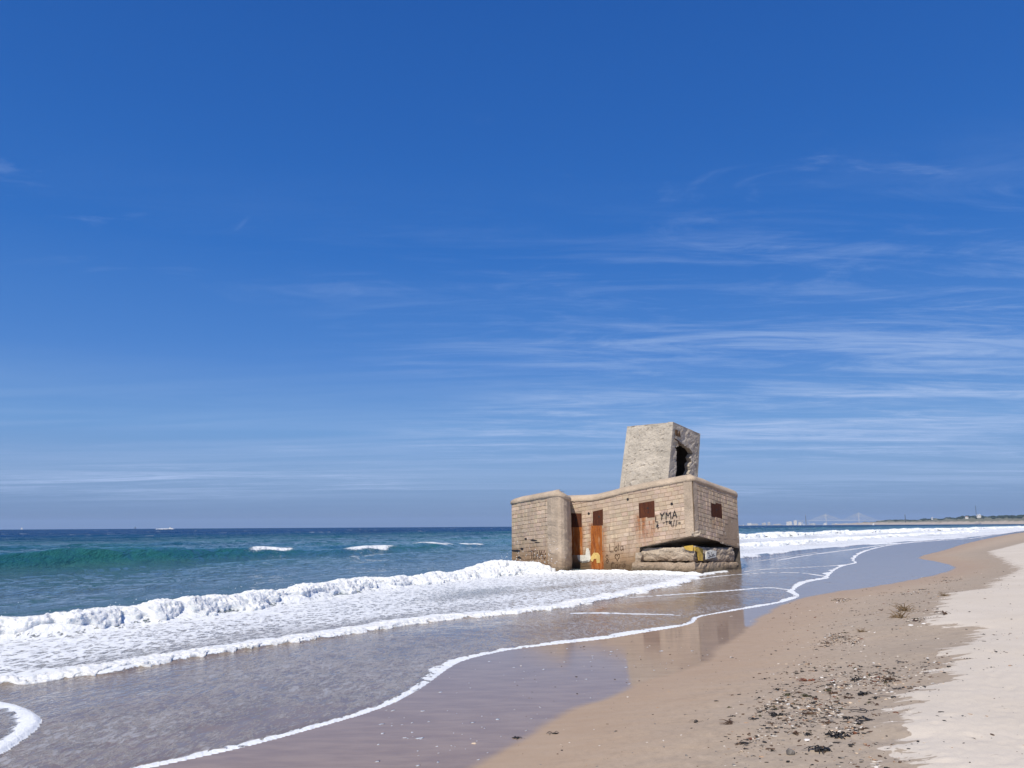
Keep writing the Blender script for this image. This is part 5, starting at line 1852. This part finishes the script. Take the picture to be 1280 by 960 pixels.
WG = 'seaweed clumps along the strand line'
WEED = [  # x, y, size, material, ribbons, curl, lumps, label
    (3.38, 10.58, .12, M_WEED, 7, .12, 3, 'flat black seaweed scrap left of the reddish strip, above an olive tuft'),
    (3.34, 10.08, .13, M_WEEDO, 9, .2, 5, 'olive seaweed tuft just in front of the flat black scrap'),
    (2.85, 8.99, .17, M_WEED, 12, .25, 7, 'large black seaweed clump with a tail, alone on the smooth damp sand'),
    (2.58, 8.89, .11, M_WEED, 7, .12, 3, 'small flat dark seaweed scrap left of the large black clump'),
    (2.29, 8.78, .20, M_WEEDB, 9, .10, 0, 'loose ring of brown seaweed, farthest left beside the smooth sand'),
    (3.16, 8.89, .15, M_WEEDB, 8, .12, 4, 'long dark brown scrap right of the large black seaweed clump'),
    (2.65, 8.57, .10, M_WEEDB, 7, .1, 1, 'thin brown seaweed tuft in front of the large black clump'),
    (2.22, 7.94, .10, M_WEED, 6, .15, 3, 'dark seaweed scrap low on the left, apart from the strand line'),
    (2.73, 8.05, .12, M_WEEDB, 7, .25, 5, 'round brown seaweed lump touching a black one above the white shell'),
    (2.82, 7.98, .11, M_WEED, 8, .25, 4, 'black seaweed lump directly above the white shell'),
    (2.96, 7.90, .14, M_WEED, 6, .06, 0, 'thin dark streak of weed right of the white shell'),
    (3.02, 7.77, .19, M_WEED, 12, .30, 4, 'branching black seaweed with raised fronds near the bottom edge'),
    (2.71, 7.37, .17, M_WEED, 12, .28, 7, 'biggest black seaweed heap at the very bottom of the beach'),
    (3.98, 11.15, .21, M_WEEDR, 9, .10, 3, 'long reddish brown strip of weed, farthest of the strand line heaps'),
    (4.49, 10.76, .18, M_WEED, 9, .30, 2, 'arched dark branch of weed between two reddish scraps'),
    (4.74, 10.75, .13, M_WEEDR, 6, .2, 3, 'orange brown scrap right of the arched branch'),
    (4.20, 10.85, .11, M_WEEDR, 6, .12, 2, 'small reddish scrap left of the arched branch'),
    (5.2, 11.75, .12, M_WEED, 7, .2, 4, 'compact black lump behind the strand line, toward the dry sand'),
    (4.09, 9.66, .18, M_WEED, 10, .2, 5, 'double black seaweed heap in the thick of the strand line'),
    (3.88, 9.56, .15, M_WEEDB, 8, .12, 1, 'brown strip just left of the double black heap'),
    (4.09, 9.36, .12, M_WEED, 7, .2, 3, 'dark tuft in front of the double black heap'),
    (4.28, 9.35, .18, M_WEED, 4, .05, 0, 'long curved black frond reaching the edge of the dry sand'),
    (3.74, 8.76, .22, M_WEED, 6, .05, 0, 'several long thin black fronds lying side by side'),
    (3.83, 9.91, .15, M_WEEDB, 9, .15, 3, 'brown tangle in the middle of the strand line'),
    (3.51, 9.87, .15, M_WEEDO, 8, .15, 3, 'olive brown tangle right of the small olive tuft'),
    (3.5, 10.14, .12, M_WEEDB, 7, .12, 2, 'thin brown tangle behind the olive one'),
    (3.86, 10.13, .13, M_WEEDO, 7, .15, 2, 'olive tuft among pale shells behind the middle tangle'),
    (3.52, 8.27, .24, M_WEED, 9, .08, 0, 'crossed black fronds like a grid close to the dry sand'),
    (3.14, 8.33, .12, M_WEEDB, 7, .2, 2, 'brown tuft left of the crossed fronds'),
    (3.39, 8.45, .16, M_WEED, 6, .1, 1, 'flat dark strand just behind the crossed fronds'),
    (4.78, 10.49, .21, M_WEEDB, 8, .28, 2, 'upright dark brown branch at the edge of the dry sand'),
    (5.65, 11.86, .18, M_WEED, 5, .05, 0, 'flat black strip on the damp tongue beside the dry sand'),
    (3.96, 9.06, .13, M_WEEDB, 6, .1, 1, 'brown curl above the long thin fronds'),
    (9.01, 16.92, .26, M_WEEDB, 9, .25, 3, 'dark brown weed pile far up the beach near the dry sand'),
    (8.89, 19.6, .26, M_WEEDB, 4, .04, 0, 'thin dark stick far up the damp sand, left of the twig tufts'),
    (2.0, 9.12, .11, M_WEED, 7, .2, 3, 'little dark spiky scrap alone on the smooth damp sand'),
    (0.02, 9.02, .11, M_WEED, 7, .2, 4, 'black scrap standing in the wet sheen, left one of two'),
    (0.44, 9.14, .11, M_WEED, 7, .2, 3, 'dark scrap in a pale puddle at the edge of the wet sheen'),
    (-0.5, 7.31, .15, M_WEED, 8, .1, 3, 'dark strip at the bottom edge of the wet sheen'),
]
for i, (x, y, s, mt, nrb, cu, lm, lab) in enumerate(WEED):
    place('seaweed_clump', weed_clump(s, 40 + i, nrb, cu, lm), mt, x, y, lab, 'seaweed', WG)


def twig_tuft(size, seed):
    mb = MB(); rr = random.Random(seed)
    for i in range(46):
        a = rr.uniform(0, 6.28); L = size * rr.uniform(.25, .6)
        x0, y0 = rr.gauss(0, .16) * size, rr.gauss(0, .12) * size
        up = rr.uniform(.05, .75)
        pts = [(x0, y0, 0)]
        for k in range(1, 5):
            a += rr.gauss(0, .35)
            pts.append((pts[-1][0] + math.cos(a) * L / 4, pts[-1][1] + math.sin(a) * L / 4, max(.003, up * L * math.sin(math.pi * .55 * k / 4) + rr.uniform(-.01, .01))))
        mb.tube(pts, [size * .014 * (1 - .15 * k) for k in range(5)], 4)
    return mb


place('twig_tuft', twig_tuft(.46, 1), M_TWIG, 9.05, 18.72, 'tuft of dry brown twigs far up the damp sand, the farther and darker one', 'twig tuft')
place('twig_tuft', twig_tuft(.42, 2), M_TWIG, 8.25, 17.37, 'tuft of dry brown twigs far up the damp sand, the nearer spread-out one', 'twig tuft')
place('twig_tuft', twig_tuft(.20, 3), M_TWIG, 6.75, 15.82, 'low straw-coloured tuft left of the two twig tufts', 'twig tuft')
place('twig_tuft', twig_tuft(.28, 4), M_TWIG, 11.5, 21.6, 'straw-coloured tuft at a notch in the edge of the dry sand', 'twig tuft')


def shell_mesh(s, seed):
    mb = MB(); rr = random.Random(seed)
    n = 9
    V = [(0, 0, s * .34)]; F = []
    for ring, (f, h) in enumerate(((.55, .27), (1.0, .0))):
        for k in range(n):
            a = -1.9 + 3.8 * k / (n - 1)
            q = f * s * (1 + .06 * (-1) ** k)
            V.append((math.cos(a) * q - s * .2, math.sin(a) * q * .85, s * h + .002))
    for k in range(n - 1):
        F.append((0, 1 + k, 2 + k)); F.append((1 + k, 1 + n + k, 2 + n + k, 2 + k))
    F.append((0, 1 + n - 1, 1)); F.append((1, n, 2 * n, n + 1))
    mb.add(V, F)
    return mb


place('shell', shell_mesh(.036, 1), M_SHELL, 2.74, 7.80, 'bright white shell just below the black seaweed lump', 'shell')
place('shell', shell_mesh(.040, 2), M_SHELL, 4.24, 11.35, 'white shell right of the long reddish strip of weed', 'shell')
place('shell', shell_mesh(.060, 3), M_SHELL, 7.72, 15.84, 'white shell far up the beach, left one of a pair', 'shell')
place('shell', shell_mesh(.050, 4), M_SHELL, 7.97, 15.83, 'white shell far up the beach, right one of a pair', 'shell')
place('shell', shell_mesh(.034, 5), M_CREAM, -0.42, 8.82, 'cream shell lying in the wet sheen left of the black scrap', 'shell')
sb_ = MB(); sb_.blob((0, 0, .012), (.045, .032, .028), 3, .15, 9, 6); place('stone', sb_, M_STONE, .39, 7.27, 'rounded grey stone at the bottom edge of the damp sand', 'stone', smooth=True)
sb_ = MB(); sb_.blob((0, 0, .014), (.045, .035, .034), 4, .2, 9, 6); place('stone', sb_, M_STONE, 2.44, 7.40, 'dark stone left of the biggest black seaweed heap', 'stone', smooth=True)

# small scraps one can still count: copies of a few kinds, scattered along the strand line
rs = random.Random(21)


CLUST = []


def strand_point():
    if CLUST and rs.random() < .72:
        for _ in range(6):
            cx, cy, cs = rs.choice(CLUST)
            a = rs.gauss(0, cs); b_ = rs.gauss(0, cs * .35)
            x, y = cx + a * .42 - b_ * .9, cy + a * .9 + b_ * .42
            d = np.array([[x, y]])
            if -sdist(d, GLOSS, CLOSE)[0] > .25 and -sdist(d, DRY, CLOSE)[0] < .05:
                return x, y
    while True:
        y = rs.choice((rs.uniform(6.4, 12.5), rs.uniform(6.4, 12.5), rs.uniform(9, 22), rs.uniform(14, 34)))
        c = float(np.interp(y, [6, 7.4, 9, 10.6, 12, 16, 20, 26, 34], [2.45, 2.85, 3.55, 4.05, 4.7, 6.9, 8.6, 13.2, 19.5]))
        sp = float(np.interp(y, [6, 9, 12, 18, 34], [.42, .55, .75, 1.3, 2.2]))
        x = rs.gauss(c, sp)
        d = np.array([[x, y]])
        if -sdist(d, GLOSS, CLOSE)[0] > .25 and -sdist(d, DRY, CLOSE)[0] < .05:
            return x, y


for _ in range(46):
    q_ = strand_point(); CLUST.append((q_[0], q_[1], rs.uniform(.12, .45) * (1 + q_[1] * .03)))
SP = []
for i, mt in enumerate((M_WEED, M_WEEDB, M_WEED, M_WEEDO, M_WEEDR)):
    SP.append((weed_clump(1.0, 90 + i, 7, .10, 2), mt, 'seaweed_scrap', 'seaweed', 'small %s scrap of seaweed scattered along the strand line' % ('black', 'dark brown', 'flat black', 'olive', 'reddish')[i], 'small %s seaweed scraps along the strand line' % ('black', 'dark brown', 'flat black', 'olive', 'reddish')[i]))
protos = []
pts = [strand_point() for _ in range(330)]
gz, *_ = sand_z(np.array(pts))
for i, ((x, y), z0) in enumerate(zip(pts, gz)):
    k = i % 5 if i % 3 else 0
    mb, mt, nm_, ct, lb, gp = SP[k]
    s = rs.uniform(.035, .085) * (1 + y * .018)
    if i < 5:
        k = i; mb, mt, nm_, ct, lb, gp = SP[k]
        o = mb.build(nm_, mt)
        protos.append(o)
    else:
        o = protos[k].copy(); COL.objects.link(o)
    tag(o, lb.replace('scattered along the strand line', 'at the near end of the strand line' if y < 8.6 else 'in the middle of the strand line' if y < 11 else 'on the far part of the damp sand'), ct, gp)
    o.location = (x, y, z0 - .002); o.rotation_euler = (0, 0, rs.uniform(0, 6.28)); o.scale = (s, s * rs.uniform(.5, 1), s)
    if i >= 240: break
protos = []
pts = [strand_point() for _ in range(150)]
gz, *_ = sand_z(np.array(pts))
for i, ((x, y), z0) in enumerate(zip(pts, gz)):
    k = i % 2
    if i < 2:
        o = shell_mesh(1.0, 70 + i).build('shell', (M_SHELL, M_CREAM)[i]); protos.append(o)
    else:
        o = protos[k].copy(); COL.objects.link(o)
    tag(o, ('small pale shell ', 'small tan shell ')[k] + ('at the near end of the strand line' if y < 8.6 else 'in the middle of the strand line' if y < 11 else 'on the far part of the damp sand'), 'shell', ('pale shells along the strand line', 'tan shells along the strand line')[k])
    s = rs.uniform(.010, .026) * (1 + y * .02)
    o.location = (x, y, z0 - .001); o.rotation_euler = (rs.gauss(0, .2), rs.gauss(0, .2), rs.uniform(0, 6.28)); o.scale = (s, s, s)

# crumbs: grit, shell chips and weed crumbs nobody could count
gr = MB()
pts = [strand_point() for _ in range(4200)]
extra = [(y * rs.uniform(.0, .8), y) for y in (rs.uniform(6.5, 26) for _ in range(1300))]
for (fx, fy, fa, fs) in FOOT[:140]:      # weed crumbs caught in the hollows of the dry sand
    extra += [(fx + rs.gauss(0, .10), fy + rs.gauss(0, .05)) for _ in range(rs.randrange(0, 8))]
gz, *_ = sand_z(np.array(pts + extra))
cols = [(.03, .026, .022, 1)] * 5 + [(.10, .06, .035, 1)] * 4 + [(.62, .57, .5, 1)] * 2 + [(.4, .26, .16, 1)] + [(.2, .18, .16, 1)] * 2
for i, ((x, y), z0) in enumerate(zip(pts + extra, gz)):
    if i >= len(pts) and (sdist(np.array([[x, y]]), WATER, CLOSE)[0] > -.3): continue
    s = min(.014, .003 + rs.expovariate(260)) * (1 + y * .02) * (.8 if i >= len(pts) else 1)
    gr.blob((x, y, z0 + s * .15), (s * rs.uniform(1, 2.6), s, s * .5), i, .4, 5, 3, rs.choice(cols), rs.uniform(0, 3.14))
mgr, g, b = new_mat('strand_crumbs')
g.put(b.inputs['Base Color'], g.attr('tint').outputs['Color'])
b.inputs['Roughness'].default_value = .8
tag(gr.build('strand_litter', mgr, color=True), kind='stuff')

# flecks of froth stranded on the wet sheen
fl = MB()
fp = []
while len(fp) < 110:
    y = rs.uniform(7.6, 15.5); x = rs.uniform(-1.6, 4.2)
    d = np.array([[x, y]])
    if sdist(d, WATER, CLOSE)[0] < -.12 and sdist(d, GLOSS, CLOSE)[0] > .05 and rs.random() < (1.0 if 8 < y < 10.5 else .35):
        fp.append((x, y))
gz, *_ = sand_z(np.array(fp))
for i, ((x, y), z0) in enumerate(zip(fp, gz)):
    s = rs.choice((.004, .005, .006, .008, .010, .016, .022)) * rs.uniform(.8, 1.3)
    fl.blob((x, y, z0 + .001), (s * rs.uniform(1.2, 2.6), s, .0025), i, .5, 8, 3, None, rs.gauss(1.0, .3))
tag(fl.build('froth_flecks', FROTH, None, True), kind='stuff')

# ------------------------------------------------------------------ haze
hz = MB()
hz.box((1000, 6000, 92), (30000, 30000, 240))
mh = bpy.data.materials.new('haze')
mh.use_nodes = True
g = NG(mh.node_tree)
for nd in list(g.n):
    g.n.remove(nd)
o_ = g.node('ShaderNodeOutputMaterial')
pvn = g.node('ShaderNodeVolumePrincipled')
pvn.inputs['Color'].default_value = (0.56, 0.74, 1.0, 1)
pvn.inputs['Density'].default_value = HAZE_DENSITY
pvn.inputs['Anisotropy'].default_value = 0.0
g.l.new(pvn.outputs[0], o_.inputs['Volume'])
tag(hz.build('haze', mh), kind='stuff')
